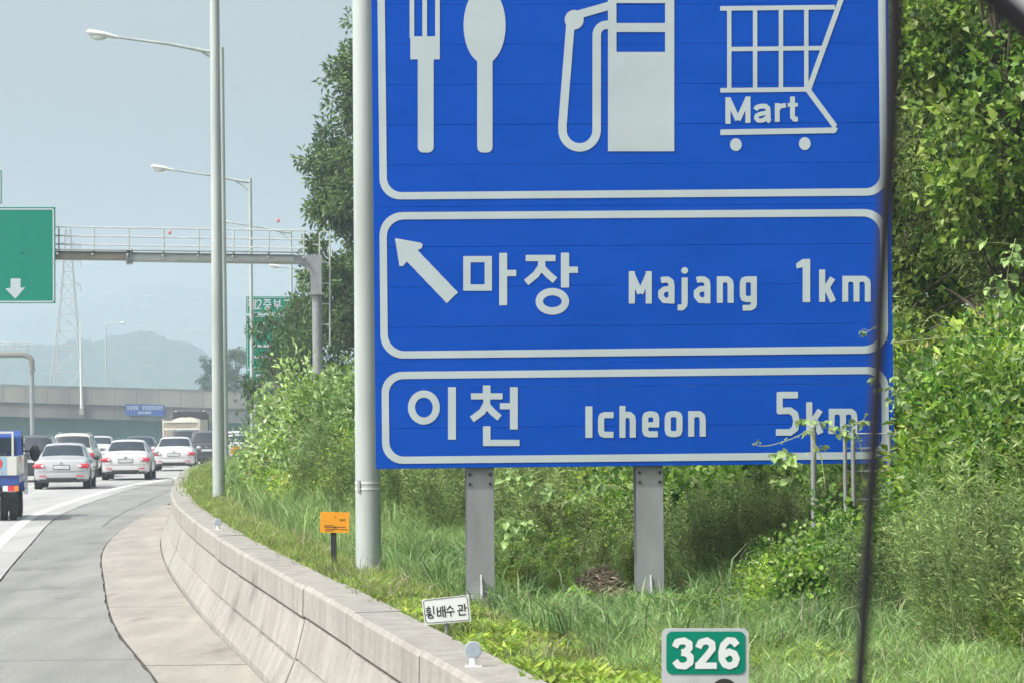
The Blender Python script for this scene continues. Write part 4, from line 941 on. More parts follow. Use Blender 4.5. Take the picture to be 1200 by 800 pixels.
# side haze of traffic hidden behind; blue light truck at the left edge
def blue_truck():
    Y = 79; q = at(-3, 610, Y); r_ = empty('light_truck', (q.x - .36, Y, 0), heading(Y), 'blue light truck with a pale box and sticker, cut off by the left edge', 'truck')
    W_ = 1.68; hw = W_ / 2
    bx = lambda nm, c, d, m, p=r_: MB().box(c, d).build(nm, m, p, world=False)
    bx('bed', (0, 1.3, .93), (W_, 2.7, .16), CP['blue']); bx('rear_beam', (0, -.08, .86), (W_, .06, .12), CP['blue'])
    bx('tailgate', (0, -.06, 1.22), (W_ - .10, .05, .42), CP['cream'])
    for sx in (-1, 1):
        bx('side_gate', (sx * (hw - .03), 1.3, 1.22), (.05, 2.66, .42), CP['cream'])
        bx('corner_post', (sx * (hw - .14), .02, 1.68), (.045, .05, .50), CP['cream'])
        bx('tail_light', (sx * (hw - .17), -.13, .72), (.14, .05, .12), M['red']); bx('indicator', (sx * (hw - .055), -.13, .72), (.09, .05, .12), M['orange_l']); bx('reversing_light', (sx * (hw - .30), -.13, .72), (.11, .05, .12), M['white_l'])
        bx('mudflap', (sx * (hw - .22), .35, .42), (.36, .02, .42), M['dark'])
        for yy in (.55, 3.3):
            for dx in ((0, .2) if yy < 1 else (0,)):
                ty = MB().lathe((sx * (hw - .16 - dx), yy, .30), [(.2, -.085), (.28, -.075), (.30, -.04), (.30, .04), (.28, .075), (.2, .085)], 20, 'X').build('wheel', M['tyre'], r_, True, world=False)
                MB().lathe((sx * (hw - .155 - dx), yy, .30), [(.19, -.06), (.19, .06)], 14, 'X').build('rim', M['rim'], ty, world=False)
        MB().tube([(sx * (hw - .05), 3.6, 1.5), (sx * (hw + .16), 3.62, 1.5)], .015, 6).build('mirror_arm', M['dark'], r_, world=False)
        MB().ball((sx * (hw + .2), 3.6, 1.46), 1, 10, (.12, .06, .2)).build('wing_mirror', M['dark'], r_, True, world=False)
        bx('chassis_rail', (sx * .35, 1.8, .6), (.09, 4.0, .14), M['dark'])
    bx('top_rail', (0, .02, 1.95), (W_ - .24, .045, .045), CP['cream'])
    b = MB(); P = []
    for (y, z) in ((2.75, .6), (2.75, 1.85), (2.95, 1.98), (3.7, 1.98), (4.3, 1.3), (4.35, .5)):
        for x in (-1, 1): P.append((x * (hw if z < 1.5 else hw * .90), y, z))
    n = 6
    b.add(P, [(2 * i, 2 * i + 1, (2 * i + 3) % 12, (2 * i + 2) % 12) for i in range(6)] + [(0, 2, 4, 6, 8, 10)[::-1], (1, 3, 5, 7, 9, 11)]); b.build('cab', CP['blue'], r_, world=False)
    bx('rear_window', (0, 2.73, 1.63), (1.25, .02, .36), M['glass'])
    for sx in (-1, 1): bx('side_window', (sx * (hw * .93), 3.35, 1.62), (.05, .8, .36), M['glass'])
    bx('windshield', (0, 4.02, 1.68), (1.4, .05, .4), M['glass'])
    # sticker: pale blue with red round mark and a white line of lettering
    bx('sticker', (.33, -.090, 1.22), (.46, .006, .40), mat('sticker_blue', (.25, .5, .62), .5, 0, .1, 3))
    MB().lathe((.34, -.096, 1.27), [(.145, -.003), (.145, .003)], 18, 'Y').build('sticker_mark', mat('sticker_red', (.6, .07, .06), .5), r_, world=False)
    for i in range(3): bx('sticker_lettering', (.28 + i * .055, -.101, 1.28 + .02 * (i % 2)), (.035, .003, .06), M['white_paint'])
    for i in range(4): bx('sticker_lettering', (.2 + i * .09, -.095, 1.08), (.05, .003, .05), mat('sticker_pink', (.6, .3, .28)) if i == 0 else bpy.data.materials['sticker_pink'])
    bx('number_plate', (-.1, -.12, .72), (.36, .01, .13), M['plate'])
    # load
    b = MB(); b.box((-.1, .9, 1.3), (1.2, 1.2, .35)); b.build('cargo_cover', M['dark'], r_, world=False)
blue_truck()
def dump_truck():
    Y = 236; q = at(213, 545, Y); r_ = empty('dump_truck', (q.x, Y, zr(Y)), heading(Y), 'pale dump truck with loaded tipper body and black cab roof bars', 'truck')
    bx = lambda nm, c, d, m, p=r_: MB().box(c, d).build(nm, m, p, world=False)
    body = mat('tipper_paint', (.50, .46, .38), .7, 0, .2, 1.5); bodyd = mat('tipper_paint_dirty', (.30, .26, .21), .8, 0, .2, 1.5)
    hw = 1.22
    b = MB(); P = []
    for y in (0, 5.6):
        for (x, z) in ((-hw * .92, 1.15), (hw * .92, 1.15), (hw, 1.5), (hw, 2.62), (hw - .07, 2.62), (hw - .07, 2.3), (-hw + .07, 2.3), (-hw + .07, 2.62), (-hw, 2.62), (-hw, 1.5)): P.append((x, y, z))
    b.add(P, [(i, (i + 1) % 10, (i + 1) % 10 + 10, i + 10) for i in range(10)] + [tuple(range(10))[::-1], tuple(range(10, 20))]); b.build('tipper_body', body, r_, world=False)
    bx('tailgate', (0, -.05, 1.9), (2.2, .08, 1.2), body)
    for z in (2.5, 2.02, 1.38): bx('tailgate_rib', (0, -.11, z), (2.24, .08, .10), mat('tipper_rib', (.66, .64, .56), .7) if z == 2.5 else bpy.data.materials['tipper_rib'])
    for z in (2.26, 1.7): bx('tailgate_panel', (0, -.095, z), (1.96, .02, .34), bodyd)
    for sx in (-1, 1):
        bx('corner_post', (sx * (hw - .04), -.08, 1.95), (.12, .14, 1.45), body)
        bx('tail_light', (sx * .95, -.1, .95), (.3, .06, .12), M['red'])
        bx('mudflap', (sx * .93, .5, .55), (.55, .03, .6), M['dark'])
        for yy in (1.0, 2.3, 6.4):
            MB().lathe((sx * .95, yy, .52), [(.4, -.26), (.5, -.24), (.52, -.1), (.52, .1), (.5, .24), (.4, .26)], 18, 'X').build('wheel', M['tyre'], r_, True, world=False)
        bx('cab_marker', (sx * .95, 5.75, 3.2), (.12, .12, .08), M['white_l'])
    rg = np.random.default_rng(4); b = MB(); V = []
    for j in range(9):
        for i in range(11):
            x = -1.1 + 2.2 * i / 10; y = .1 + 5.2 * j / 8; V.append((x, y, 2.4 + .38 * math.cos(x * 1.2) * math.sin(math.pi * min(1, (j + 1) / 6) * .5) + rg.uniform(-.05, .05)))
    b.add(V, [(j * 11 + i, j * 11 + i + 1, (j + 1) * 11 + i + 1, (j + 1) * 11 + i) for j in range(8) for i in range(10)]); b.build('load', mat('tarp', (.5, .47, .38), .9, 0, .25, 2), r_, world=False)
    bx('cab', (0, 6.6, 1.9), (2.3, 1.7, 2.3), CP['darkgrey']); bx('cab_guard', (0, 5.68, 2.95), (2.2, .06, .45), M['dark']); bx('roof_bar', (0, 5.75, 3.15), (2.1, .06, .05), M['dark'])
    bx('chassis', (0, 3.5, .85), (.9, 7, .3), M['dark']); bx('rear_bumper', (0, -.02, .62), (2.0, .08, .12), M['dark']); bx('number_plate', (0, -.08, .8), (.5, .02, .12), M['plate'])
dump_truck()
# median barrier beyond the far lanes
b = MB(); V = []; yy = list(np.arange(60, 330, 6.0)); pr = [(-.3, 0), (-.12, .3), (-.08, .85), (.08, .85), (.12, .3), (.3, 0)]
for Y in yy:
    for (t, z) in pr: V.append((Xe(Y) - 16.0 + t, Y, zr(Y) + z))
b.add(V, [(i * 6 + k, i * 6 + k + 1, (i + 1) * 6 + k + 1, (i + 1) * 6 + k) for i in range(len(yy) - 1) for k in range(5)])
tag(b.build('median_barrier', M['concrete']), 'low concrete median barrier beyond the far lanes', 'barrier')

# ------------------------------------------------------------------ vegetation
def basis(d):
    d = d / (np.linalg.norm(d, axis=1, keepdims=True) + 1e-9); up = np.tile(np.array([0, 0, 1.0]), (len(d), 1)); up[np.abs(d[:, 2]) > .95] = (1, 0, 0)
    s = np.cross(d, up); s /= np.linalg.norm(s, axis=1, keepdims=True) + 1e-9; return d, s, np.cross(s, d)
def leaves(P, D, L, W, rg, roll=1.0, fold=.25, lobes=0):
    """folded leaf at each point P, tip towards D"""
    n = len(P); d, s, u = basis(D); a = rg.normal(0, roll, n)[:, None]; s2 = s * np.cos(a) + u * np.sin(a); u2 = -s * np.sin(a) + u * np.cos(a)
    L = (L * rg.uniform(.65, 1.25, n))[:, None]; W = (W * rg.uniform(.7, 1.2, n))[:, None]
    if lobes == 0:
        V = np.stack([P, P + d * L * .42 + s2 * W * .5 + u2 * W * fold, P + d * L - u2 * L * .12, P + d * L * .42 - s2 * W * .5 + u2 * W * fold], 1).reshape(-1, 3)
        t = np.array([[0, 1, 2], [0, 2, 3]]); k = 4
    else:            # rounded leaf, six points and midrib
        V = np.stack([P, P + d * L * .18 + s2 * W * .38 + u2 * W * fold * .5, P + d * L * .55 + s2 * W * .5 + u2 * W * fold, P + d * L - u2 * L * .15, P + d * L * .55 - s2 * W * .5 + u2 * W * fold, P + d * L * .18 - s2 * W * .38 + u2 * W * fold * .5, P + d * L * .5], 1).reshape(-1, 3)
        t = np.array([[0, 1, 6], [1, 2, 6], [2, 3, 6], [3, 4, 6], [4, 5, 6], [5, 0, 6]]); k = 7
    T = (t[None] + (np.arange(n) * k)[:, None, None]).reshape(-1, 3); return V, T
def blades(P, H, Wd, lean, rg):
    n = len(P); a = rg.uniform(0, 2 * np.pi, n); d = np.stack([np.cos(a), np.sin(a), 0 * a], 1); s = np.stack([-np.sin(a), np.cos(a), 0 * a], 1)
    ph = rg.uniform(0, 2 * np.pi, n); s = np.stack([np.cos(ph), np.sin(ph), 0 * a], 1)
    H = H * rg.uniform(.5, 1.2, n); le = (lean * rg.uniform(.2, 1.4, n)) * H; z = np.array([0, 0, 1.0])
    W_ = (Wd * rg.uniform(.6, 1.3, n))[:, None]; H_ = H[:, None]; l_ = le[:, None]
    p1 = P + z * H_ * .55 + d * l_ * .3; p2 = P + z * H_ * (1 - .25 * lean) + d * l_
    V = np.stack([P - s * W_ / 2, P + s * W_ / 2, p1 - s * W_ * .42, p1 + s * W_ * .42, p2], 1).reshape(-1, 3)
    t = np.array([[0, 1, 3], [0, 3, 2], [2, 3, 4]]); return V, (t[None] + (np.arange(n) * 5)[:, None, None]).reshape(-1, 3)
def vmesh(name, parts, m):
    V = []; T = []; n = 0
    for v, t in parts: V.append(v); T.append(t + n); n += len(v)
    me = np_mesh(name, np.concatenate(V), np.concatenate(T)); me.materials.append(m); return me
def stemmesh(name, lines, m, n=4):
    b = MB()
    for pts, r0, r1 in lines: b.tube(pts, [r0 + (r1 - r0) * i / (len(pts) - 1) for i in range(len(pts))], n, False)
    me = b.mesh(name=name); me.materials.append(m); return me
def feather(seed, H=1.1, nst=16, nl=110, L=.055, W=.010, m='L_feather', spread=.28, up=.9):
    """clump of upright stems set all round with narrow leaves"""
    rg = np.random.default_rng(seed); lines = []; P = []; D = []
    for i in range(nst):
        a = rg.uniform(0, 6.28); r_ = rg.uniform(0, .12); h = H * rg.uniform(.6, 1.1); lean = spread * rg.uniform(.2, 1)
        pts = []
        for k in range(6):
            t = k / 5; rr = r_ + lean * h * t**1.5; pts.append(np.array([math.cos(a) * rr, math.sin(a) * rr, h * t - .04]))
        lines.append(([Vector(p) for p in pts], .005, .002)); pts = np.array(pts)
        t = rg.uniform(.12, 1, nl)**.8 * 5; i0 = np.minimum(t.astype(int), 4); f = (t - i0)[:, None]; q = pts[i0] * (1 - f) + pts[i0 + 1] * f
        th = rg.uniform(0, 6.28, nl); d = np.stack([np.cos(th), np.sin(th), rg.uniform(.1, 1.3, nl) * up], 1)
        br = rg.uniform(0, .10, nl)[:, None] * (1.1 - t[:, None] / 5); P.append(q + d * br); D.append(d)
    P = np.concatenate(P); D = np.concatenate(D)
    return vmesh('foliage', [leaves(P, D, np.full(len(P), L), np.full(len(P), W), rg)], M[m]), stemmesh('stems', lines, M['stem'])
def bush(seed, R_=.7, H=1.2, nc=26, nl=190, L=.07, W=.035, m='L_kudzu', lobes=0, cr=.24, flat=False, dark=.0):
    """dome of leafy clumps on branching stems"""
    rg = np.random.default_rng(seed); P = []; D = []; lines = []
    for i in range(nc):
        th = rg.uniform(0, 6.28); ph = math.acos(rg.uniform(0, 1)); rr = rg.uniform(.45, 1.0)
        c = np.array([R_ * rr * math.sin(ph) * math.cos(th), R_ * rr * math.sin(ph) * math.sin(th), H * (.12 + .80 * rr * math.cos(ph) * rg.uniform(.75, 1.15))])
        v = rg.normal(0, 1, (nl, 3)); v /= np.linalg.norm(v, axis=1, keepdims=True); k = cr * rg.uniform(.7, 1.3)
        P.append(c + v * k * (rg.uniform(.35, 1.05, nl)[:, None])); dd = v * .8 + rg.normal(0, .5, (nl, 3)); dd[:, 2] += (.25 if not flat else -.15); D.append(dd)
        mid = c * np.array([.3, .3, .6]); lines.append(([Vector((0, 0, -.05)), Vector(mid), Vector(c)], .012, .004))
    P = np.concatenate(P); P[:, 2] = np.maximum(P[:, 2], .02); D = np.concatenate(D); n = len(P)
    return vmesh('foliage', [leaves(P, D, np.full(n, L), np.full(n, W), rg, lobes=lobes)], M[m]), stemmesh('stems', lines, M['stem'])
def tree_mesh(seed, H, clumps, nl, L, W, m, cr=.7, r0=.16, lobes=0):
    """trunk, limbs to each clump; clumps are (x, y, z, r)"""
    rg = np.random.default_rng(seed); P = []; D = []; lines = []
    top = Vector((rg.uniform(-.3, .3), 0, H * .8)); tr = [Vector((0, 0, -.2)), Vector((.05, 0, H * .3)), top * .6 + Vector((0, 0, .02)), top]
    lines.append((tr, r0, r0 * .35))
    for (x, y, z, r_) in clumps:
        c = np.array([x, y, z]); k = int(nl * r_**2); 
        # sub-clumps give uneven outline with gaps
        ns = 9; sc_ = rg.normal(0, 1, (ns, 3)); sc_ /= np.linalg.norm(sc_, axis=1, keepdims=True); sc_ = c + sc_ * r_ * rg.uniform(.3, .85, (ns, 1))
        w_ = rg.integers(0, ns, k); v = rg.normal(0, 1, (k, 3)); v /= np.linalg.norm(v, axis=1, keepdims=True)
        P.append(sc_[w_] + v * r_ * .36 * rg.uniform(.3, 1.1, (k, 1))); dd = v + rg.normal(0, .45, (k, 3)); dd[:, 2] -= .1; D.append(dd)
        s0 = Vector((0, 0, max(H * .15, z * .55))); lines.append(([s0, s0.lerp(Vector(c), .5) + Vector((0, 0, .15)), Vector(c)], r0 * .3, r0 * .08))
        for q in sc_[:4]: lines.append(([Vector(c), Vector(q)], r0 * .09, r0 * .03))
    P = np.concatenate(P); D = np.concatenate(D); n = len(P); sel = rg.random(n) < (.07 if m in ('L_kudzu', 'L_vine') else 0)
    Ls = np.where(sel, L * 1.9, L); Ws = np.where(sel, W * 2.0, W)
    return vmesh('crown', [leaves(P, D, Ls, Ws, rg, lobes=lobes)], M[m]), stemmesh('trunk', lines, M['bark'], 7)
def put(name, pair, X, Y, sc=1.0, rz=None, label='', cat='plant', group=None, names=('foliage', 'stems'), z=None, sz=None):
    e = empty(name, (X, Y, (gz(X, Y) if z is None else z)), rnd.uniform(0, 6.28) if rz is None else rz, label, cat, group)
    e.scale = (sc, sc, sc if sz is None else sz)
    for nm, me in zip(names, pair):
        o = bpy.data.objects.new(nm, me); COL.objects.link(o); o.parent = e
    return e

F1 = [feather(s) for s in (1, 2, 3)]
F2 = [feather(s, H=.85, nst=20, nl=90, L=.05, W=.012, spread=.45) for s in (4, 5)]
F3 = [feather(s, H=.8, nst=14, nl=110, L=.06, W=.02, m='L_yellow', spread=.4) for s in (6, 7)]
KZ = [bush(s, L=.085, W=.065, lobes=1, nc=24, nl=75, cr=.26) for s in (11, 12, 13)]
KB = [bush(s, L=.055, W=.028, m='L_kudzu', nc=30, nl=170) for s in (14, 15)]
PB = [bush(s, R_=.9, H=1.6, L=.09, W=.04, m='L_pale', nc=30, nl=130, cr=.3) for s in (16, 17)]
YB = [bush(s, R_=.8, H=1.1, L=.06, W=.035, m='L_yellow', nc=28, nl=160) for s in (18, 19)]

# grass along the verge, by distance from the barrier
def zmap(X, Y): return np.array([gz(x, y) for x, y in zip(X, Y)])
def scatter(n, y0, y1, t0, t1, rg, pw=1.6):
    Y = y0 + (y1 - y0) * rg.random(n)**pw; t = rg.uniform(t0, t1, n); X = np.array([Xb(y) for y in Y]) + t
    return np.stack([X, Y, zmap(X, Y)], 1)
def patchy(c, rg, thr=.45, f=1.6):
    v = .5 + .25 * (np.sin(c[:, 0] * f * 2.1 + c[:, 1] * f * .7) + np.sin(c[:, 1] * f * 1.3 - c[:, 0] * f * 1.1 + 1.3)) + rg.normal(0, .15, len(c)); return c[v > thr]
def tufts(n, per, y0, y1, t0, t1, H, Wd, lean, rg, spread=.06, pw=1.6):
    c = scatter(n, y0, y1, t0, t1, rg, pw); hh = rg.uniform(.6, 1.25, n)
    low = np.array([.45 if (abs(x + .4) < .4 and 20.3 < y < 22.6) or (abs(x - .65) < .55 and 25.4 < y < 27.3) or (abs(x + .2) < .3 and 25.2 < y < 26.8) or (abs(x - 1.05) < .3 and 25.2 < y < 26.8) else (.75 if y < 20 else .9 if y < 26.2 else 1.25) for x, y in c[:, :2]]); hh = hh * low
    P = np.repeat(c, per, 0); P[:, :2] += rg.normal(0, spread, (n * per, 2)); P[:, 2] -= .01
    return blades(P, H * np.repeat(hh, per), np.full(n * per, Wd), lean, rg)
rg = np.random.default_rng(21)
g = vmesh('short_grass', [tufts(12000, 13, 15, 75, .53, 1.9, .13, .006, .7, rg, .05), tufts(3500, 10, 60, 150, .53, 3.5, .22, .02, .6, rg, .12, 1)], M['L_grass'])
tag(link('short_grass', g, None), 'short yellow-green grass along the top of the barrier', 'grass', kind='stuff')
g = vmesh('tall_grass', [tufts(11000, 13, 16.5, 48, 1.2, 4.6, .25, .007, .8, rg, .05), tufts(2500, 12, 40, 90, 1.2, 5, .4, .016, .6, rg, .12, 1)], M['L_grassblue'])
tag(link('tall_grass', g, None), 'longer grey-green grass around the sign posts', 'grass', kind='stuff')
# low broad-leaved weeds: rosettes
def rosettes(n, y0, y1, t0, t1, L, W, rg, pw=1.3):
    c = patchy(scatter(n, y0, y1, t0, t1, rg, pw), rg, .42); n = len(c); k = 9; P = np.repeat(c, k, 0); P[:, :2] += rg.normal(0, .035, (n * k, 2)); P[:, 2] += rg.uniform(0, .07, n * k)
    th = rg.uniform(0, 6.28, n * k); D = np.stack([np.cos(th), np.sin(th), rg.uniform(.1, 1.3, n * k)], 1); s_ = np.repeat(rg.uniform(.6, 1.3, n), k)
    return leaves(P, D, L * s_, W * s_, rg, roll=.4)
g = vmesh('broadleaf_weeds', [rosettes(2600, 15, 23, .53, 1.9, .05, .016, rg), rosettes(1300, 15, 23, .53, 2.4, .085, .034, rg), rosettes(2200, 22, 60, .53, 1.1, .055, .018, rg), rosettes(3000, 15, 20.5, 1.0, 4.2, .05, .013, rg), rosettes(700, 15, 21, 1.0, 4.2, .07, .028, rg), rosettes(900, 20, 26, 1.0, 3.2, .06, .022, rg)], M['L_broad'])
tag(link('broadleaf_weeds', g, None), 'bright yellow-green broad-leaved weeds creeping over the barrier edge', 'weeds', kind='stuff')
g = vmesh('coarse_grass', [tufts(1400, 9, 20.5, 34, 1.2, 4.6, .36, .013, .9, rg, .05, 1.1)], M['L_grassblue'])
tag(link('coarse_grass', g, None), 'coarse arching grass tufts below the blue sign', 'grass', kind='stuff')
g = vmesh('dry_grass', [tufts(1500, 7, 15, 60, .53, 4.6, .20, .006, .8, rg, .05), tufts(500, 4, 16, 45, 1.0, 4.6, .38, .004, .5, rg, .05)], M['dry'])
tag(link('dry_grass', g, None), 'dry straw-coloured grass blades scattered through the verge', 'grass', kind='stuff')
g = vmesh('clover_patches', [rosettes(3000, 15, 32, .6, 4.2, .03, .028, rg, 1.2)], M['L_kudzu'])
tag(link('clover_patches', g, None), 'small round-leaved darker ground cover in patches', 'weeds', kind='stuff')
g = vmesh('leafy_undergrowth', [rosettes(2600, 20, 40, 1.6, 5.5, .06, .03, rg, 1.), rosettes(2000, 40, 90, 1.5, 6.5, .14, .06, rg, 1.)], M['L_kudzu'])
tag(link('leafy_undergrowth', g, None), 'low leafy undergrowth among the tall grass', 'weeds', kind='stuff')

def field(pairs, n, y0, y1, xf_, x1_, label, group, name='weed_clump', s0=.8, s1=1.25, cat='weeds', seed=1, cond=None, sc=None):
    r_ = random.Random(seed); k = 0; tries = 0
    while k < n and tries < n * 20:
        tries += 1; Y = r_.uniform(y0, y1); X = r_.uniform(xf_(Y), x1_(Y))
        if cond and not cond(X, Y): continue
        s_ = r_.uniform(s0, s1) * (sc(X, Y) if sc else 1)
        put(name, pairs[k % len(pairs)], X, Y, s_, r_.uniform(0, 6.28), label, cat, group); k += 1
def crest(xs, ys_, H):
    def f(X, Y):
        px = 600 + F * X / Y; zt = CAMZ - (np.interp(px, xs, ys_) - 487) / F * Y
        return max(.22, min(1.7, (zt - gz(X, Y)) / H))
    return f
# behind and beneath the sign
clear = lambda X, Y: not (Y < 29.5 and .35 < X < 1.1)
field(F2, 42, 28.2, 33, lambda Y: Xb(Y) + 2.2, lambda Y: 3.1, 'feathery grey-green weeds behind the sign posts, below the board', 'feathery weeds under the blue sign', seed=2, cond=clear, s0=.7, s1=1.1)
field(F1, 40, 31.5, 37, lambda Y: Xb(Y) + 3.0, lambda Y: 4.0, 'tall feathery weeds in the shade behind the blue sign', 'tall weeds behind the blue sign', seed=3)
field(KZ + KB, 26, 29.5, 35, lambda Y: Xb(Y) + 3, lambda Y: 3.5, 'leafy vine clump among the weeds behind the sign posts', 'vine clumps behind the sign posts', 'vine_clump', .6, 1.0, 'vine', 4)
field(F1 + F2, 34, 27.0, 29.2, lambda Y: 1.32, lambda Y: 3.0, 'bushy feathery weed right of the right sign post, reaching the board', 'feathery weeds right of the right sign post', seed=31, s0=.8, s1=1.05, sc=crest([780, 820, 870, 950, 1000], [610, 572, 560, 560, 560], 1.0))
field(F2 + F3, 22, 27.3, 28.6, lambda Y: -.05, lambda Y: 1.0, 'knee-high weed between the sign posts around the dry heap', 'knee-high weeds between the sign posts', seed=32, s0=.35, s1=.75)
field(F2 + KZ, 24, 23.6, 26.0, lambda Y: 1.75, lambda Y: 2.9, 'leafy weed at the foot of the fence posts', 'weeds at the fence posts', seed=33, s0=.75, s1=1.0, sc=crest([850, 900, 950, 1000, 1050], [665, 635, 610, 590, 560], 1.15))
field(KZ + KB, 20, 21.5, 27.5, lambda Y: 1.0 if Y < 24.5 else 1.35, lambda Y: 2.6, 'small round-leaved plant low in the grass right of the posts', 'small leafy plants in the grass right of the posts', 'leafy_plant', .16, .3, 'plant', 34)
# right of the posts: big feathery mass
field(F1 + F2, 92, 19.0, 28, lambda Y: max(Xb(Y) + 3.0, 1.45 + (Y - 19) * .06), lambda Y: 4.9, 'tall feathery grey-green weed in the dense stand at lower right', 'feathery weeds at lower right', seed=5, s0=.72, s1=1.05, sc=crest([780, 850, 900, 950, 1000, 1050, 1200], [720, 690, 650, 612, 600, 560, 515], 1.15))
field(F3, 10, 18.5, 22, lambda Y: 2.2, lambda Y: 4.2, 'low yellow-green weed at the bottom right in front of the tall stand', 'yellowish weeds at lower right', seed=6, s0=.4, s1=.6)
# yellow-green vine bank at right
field(YB + KB, 60, 24.6, 31, lambda Y: 3.22 + (Y - 24.6) * .06, lambda Y: 6.3, 'bright yellow-green leafy bush on the bank right of the sign', 'yellow-green bushes on the right bank', 'bush', .85, 1.1, 'bush', 7, sc=crest([1030, 1060, 1090, 1120, 1200], [530, 470, 430, 400, 385], 1.1))
field(KZ, 12, 27, 29, lambda Y: 2.7, lambda Y: 4.6, 'broad-leaved vine clump climbing the bank right of the sign', 'vine clumps on the right bank', 'vine_clump', .7, 1.0, 'vine', 8, sc=crest([1000, 1040, 1090, 1120, 1200], [560, 500, 440, 400, 385], 1.2))
put('bush', PB[0], 3.35, 28.4, .72, label='pale silvery-leaved bush at the lower right corner of the blue sign', cat='bush')
# left slope between lamp poles and sign
field(F2 + F1, 60, 42, 92, lambda Y: Xb(Y) + 1.9 + max(0, Y - 60) * .035, lambda Y: Xb(Y) + 5, 'feathery weed on the verge slope left of the blue sign', 'feathery weeds on the left slope', seed=9, s0=.9, s1=1.4)
field(F1 + F2, 36, 33, 46, lambda Y: Xb(Y) + 2.3, lambda Y: Xb(Y) + 5.5, 'feathery weed behind the thick pole left of the sign', 'feathery weeds behind the thick pole', seed=10, s0=.8, s1=1.2)
field(KB + YB, 26, 50, 96, lambda Y: Xb(Y) + 4.1, lambda Y: Xb(Y) + 7, 'green leafy bush on the slope left of the blue sign', 'green bushes on the left slope', 'bush', 1.2, 2.0, 'bush', 11)
sh = [(392, 470, 58, PB[1], 1.45, 'pale-leaved shrub beside the thick pole, left of the sign'), (352, 478, 74, PB[0], 1.6, 'pale silvery shrub in front of the low tree'), (330, 500, 84, PB[1], 1.2, 'pale shrub at the left end of the bush row, nearest the lamp poles'),
      (375, 480, 66, PB[0], 1.6, 'pale-green shrub below the gantry column'), (410, 440, 62, KB[0], 2.1, 'green shrub highest on the slope against the thick pole'), (360, 500, 60, YB[0], 1.5, 'yellow-green shrub in the middle of the left slope'), (345, 520, 70, YB[1], 1.25, 'yellow-green shrub low on the left slope'), (398, 520, 54, YB[0], 1.3, 'yellow-green shrub next to the thick pole'), (322, 520, 88, YB[1], 1.1, 'small yellow-green shrub beside the farthest verge weeds')]
for px, py, Y, pr, s_, lab in sh:
    q = at(px, py, Y); put('shrub', pr, q.x, Y, s_, label=lab, cat='shrub')
# trees left of the sign
def clumps(seed, n, R_, z0, z1, r0, r1, shape):
    rg_ = random.Random(seed); out = []
    for i in range(n):
        k = rg_.random(); z = z0 + (z1 - z0) * k; w_ = R_ * shape(k); th = rg_.uniform(0, 6.28); rr = w_ * math.sqrt(rg_.random())
        out.append((rr * math.cos(th), rr * math.sin(th), z, rg_.uniform(r0, r1)))
    return out
TR = ('crown', 'trunk')
t0 = tree_mesh(30, 15, clumps(1, 60, 3.1, 3.5, 15.2, .7, 1.2, lambda k: .35 + .75 * math.sin(min(1, .25 + k * .85) * math.pi)**.8), 520, .24, .10, 'L_dark', r0=.25)
t1 = tree_mesh(31, 8.4, clumps(1, 34, 1.9, 1.6, 8.6, .5, .85, lambda k: .35 + .75 * math.sin(min(1, .25 + k * .85) * math.pi)**.8), 520, .20, .075, 'L_dark')
q = at(462, 400, 126); put('tall_tree', t0, q.x, 126, 1.02, .3, 'tall dark green tree rising behind the thick pole, left of the sign', 'tree', names=TR)
q = at(486, 400, 129); put('tall_tree', t0, q.x, 129, 1.03, 2.4, 'second dense dark tree close behind the tall one, mostly behind the blue sign', 'tree', names=TR)
t1b = tree_mesh(32, 7, clumps(2, 26, 2.0, 1.2, 7.2, .5, .8, lambda k: 1 - .55 * k), 520, .18, .07, 'L_dark')
q = at(440, 420, 132); put('tall_tree', t1b, q.x, 132, 1.25, 1.1, 'leaning dark tree just behind the gantry column', 'tree', names=TR)
t2 = tree_mesh(33, 3.6, clumps(3, 24, 2.1, 1.4, 3.9, .45, .7, lambda k: 1 - .45 * k), 560, .17, .07, 'L_dark')
q = at(330, 430, 128); put('low_tree', t2, q.x, 128, .85, 0, 'low spreading tree in front of the green expressway sign', 'tree', names=TR, sz=1.25)
q = at(362, 430, 131); put('low_tree', t2, q.x, 131, .9, 2.2, 'dark leafy low tree between the green sign and the gantry column', 'tree', names=TR, sz=1.5)
t3 = tree_mesh(34, 5, clumps(4, 22, 2.2, 1, 5.2, .6, .9, lambda k: 1 - .6 * k), 300, .28, .12, 'L_far')
q = at(250, 462, 452); put('far_tree', t3, q.x - .0, 452, 1.15, 0, 'hazy far tree seen behind the two tall lamp poles', 'tree', names=TR, z=q.z - 1.5)
q = at(277, 462, 455); put('far_tree', t3, q.x, 455, 1.35, 2, 'hazy far tree beside the roadside green sign', 'tree', names=TR, z=q.z - 1.5)
for i, (px, Y, s_) in enumerate(((660, 56, 1.0), (720, 55, 1.05), (800, 54, 1.05), (880, 52, 1.1), (960, 50, 1.1))):
    q = at(px, 480, Y); put('tall_tree', (t1, t1b)[i % 2], q.x, Y, s_, i * 1.3, 'dark tree in the row hidden behind the blue board', 'tree', 'trees hidden behind the blue sign', TR)
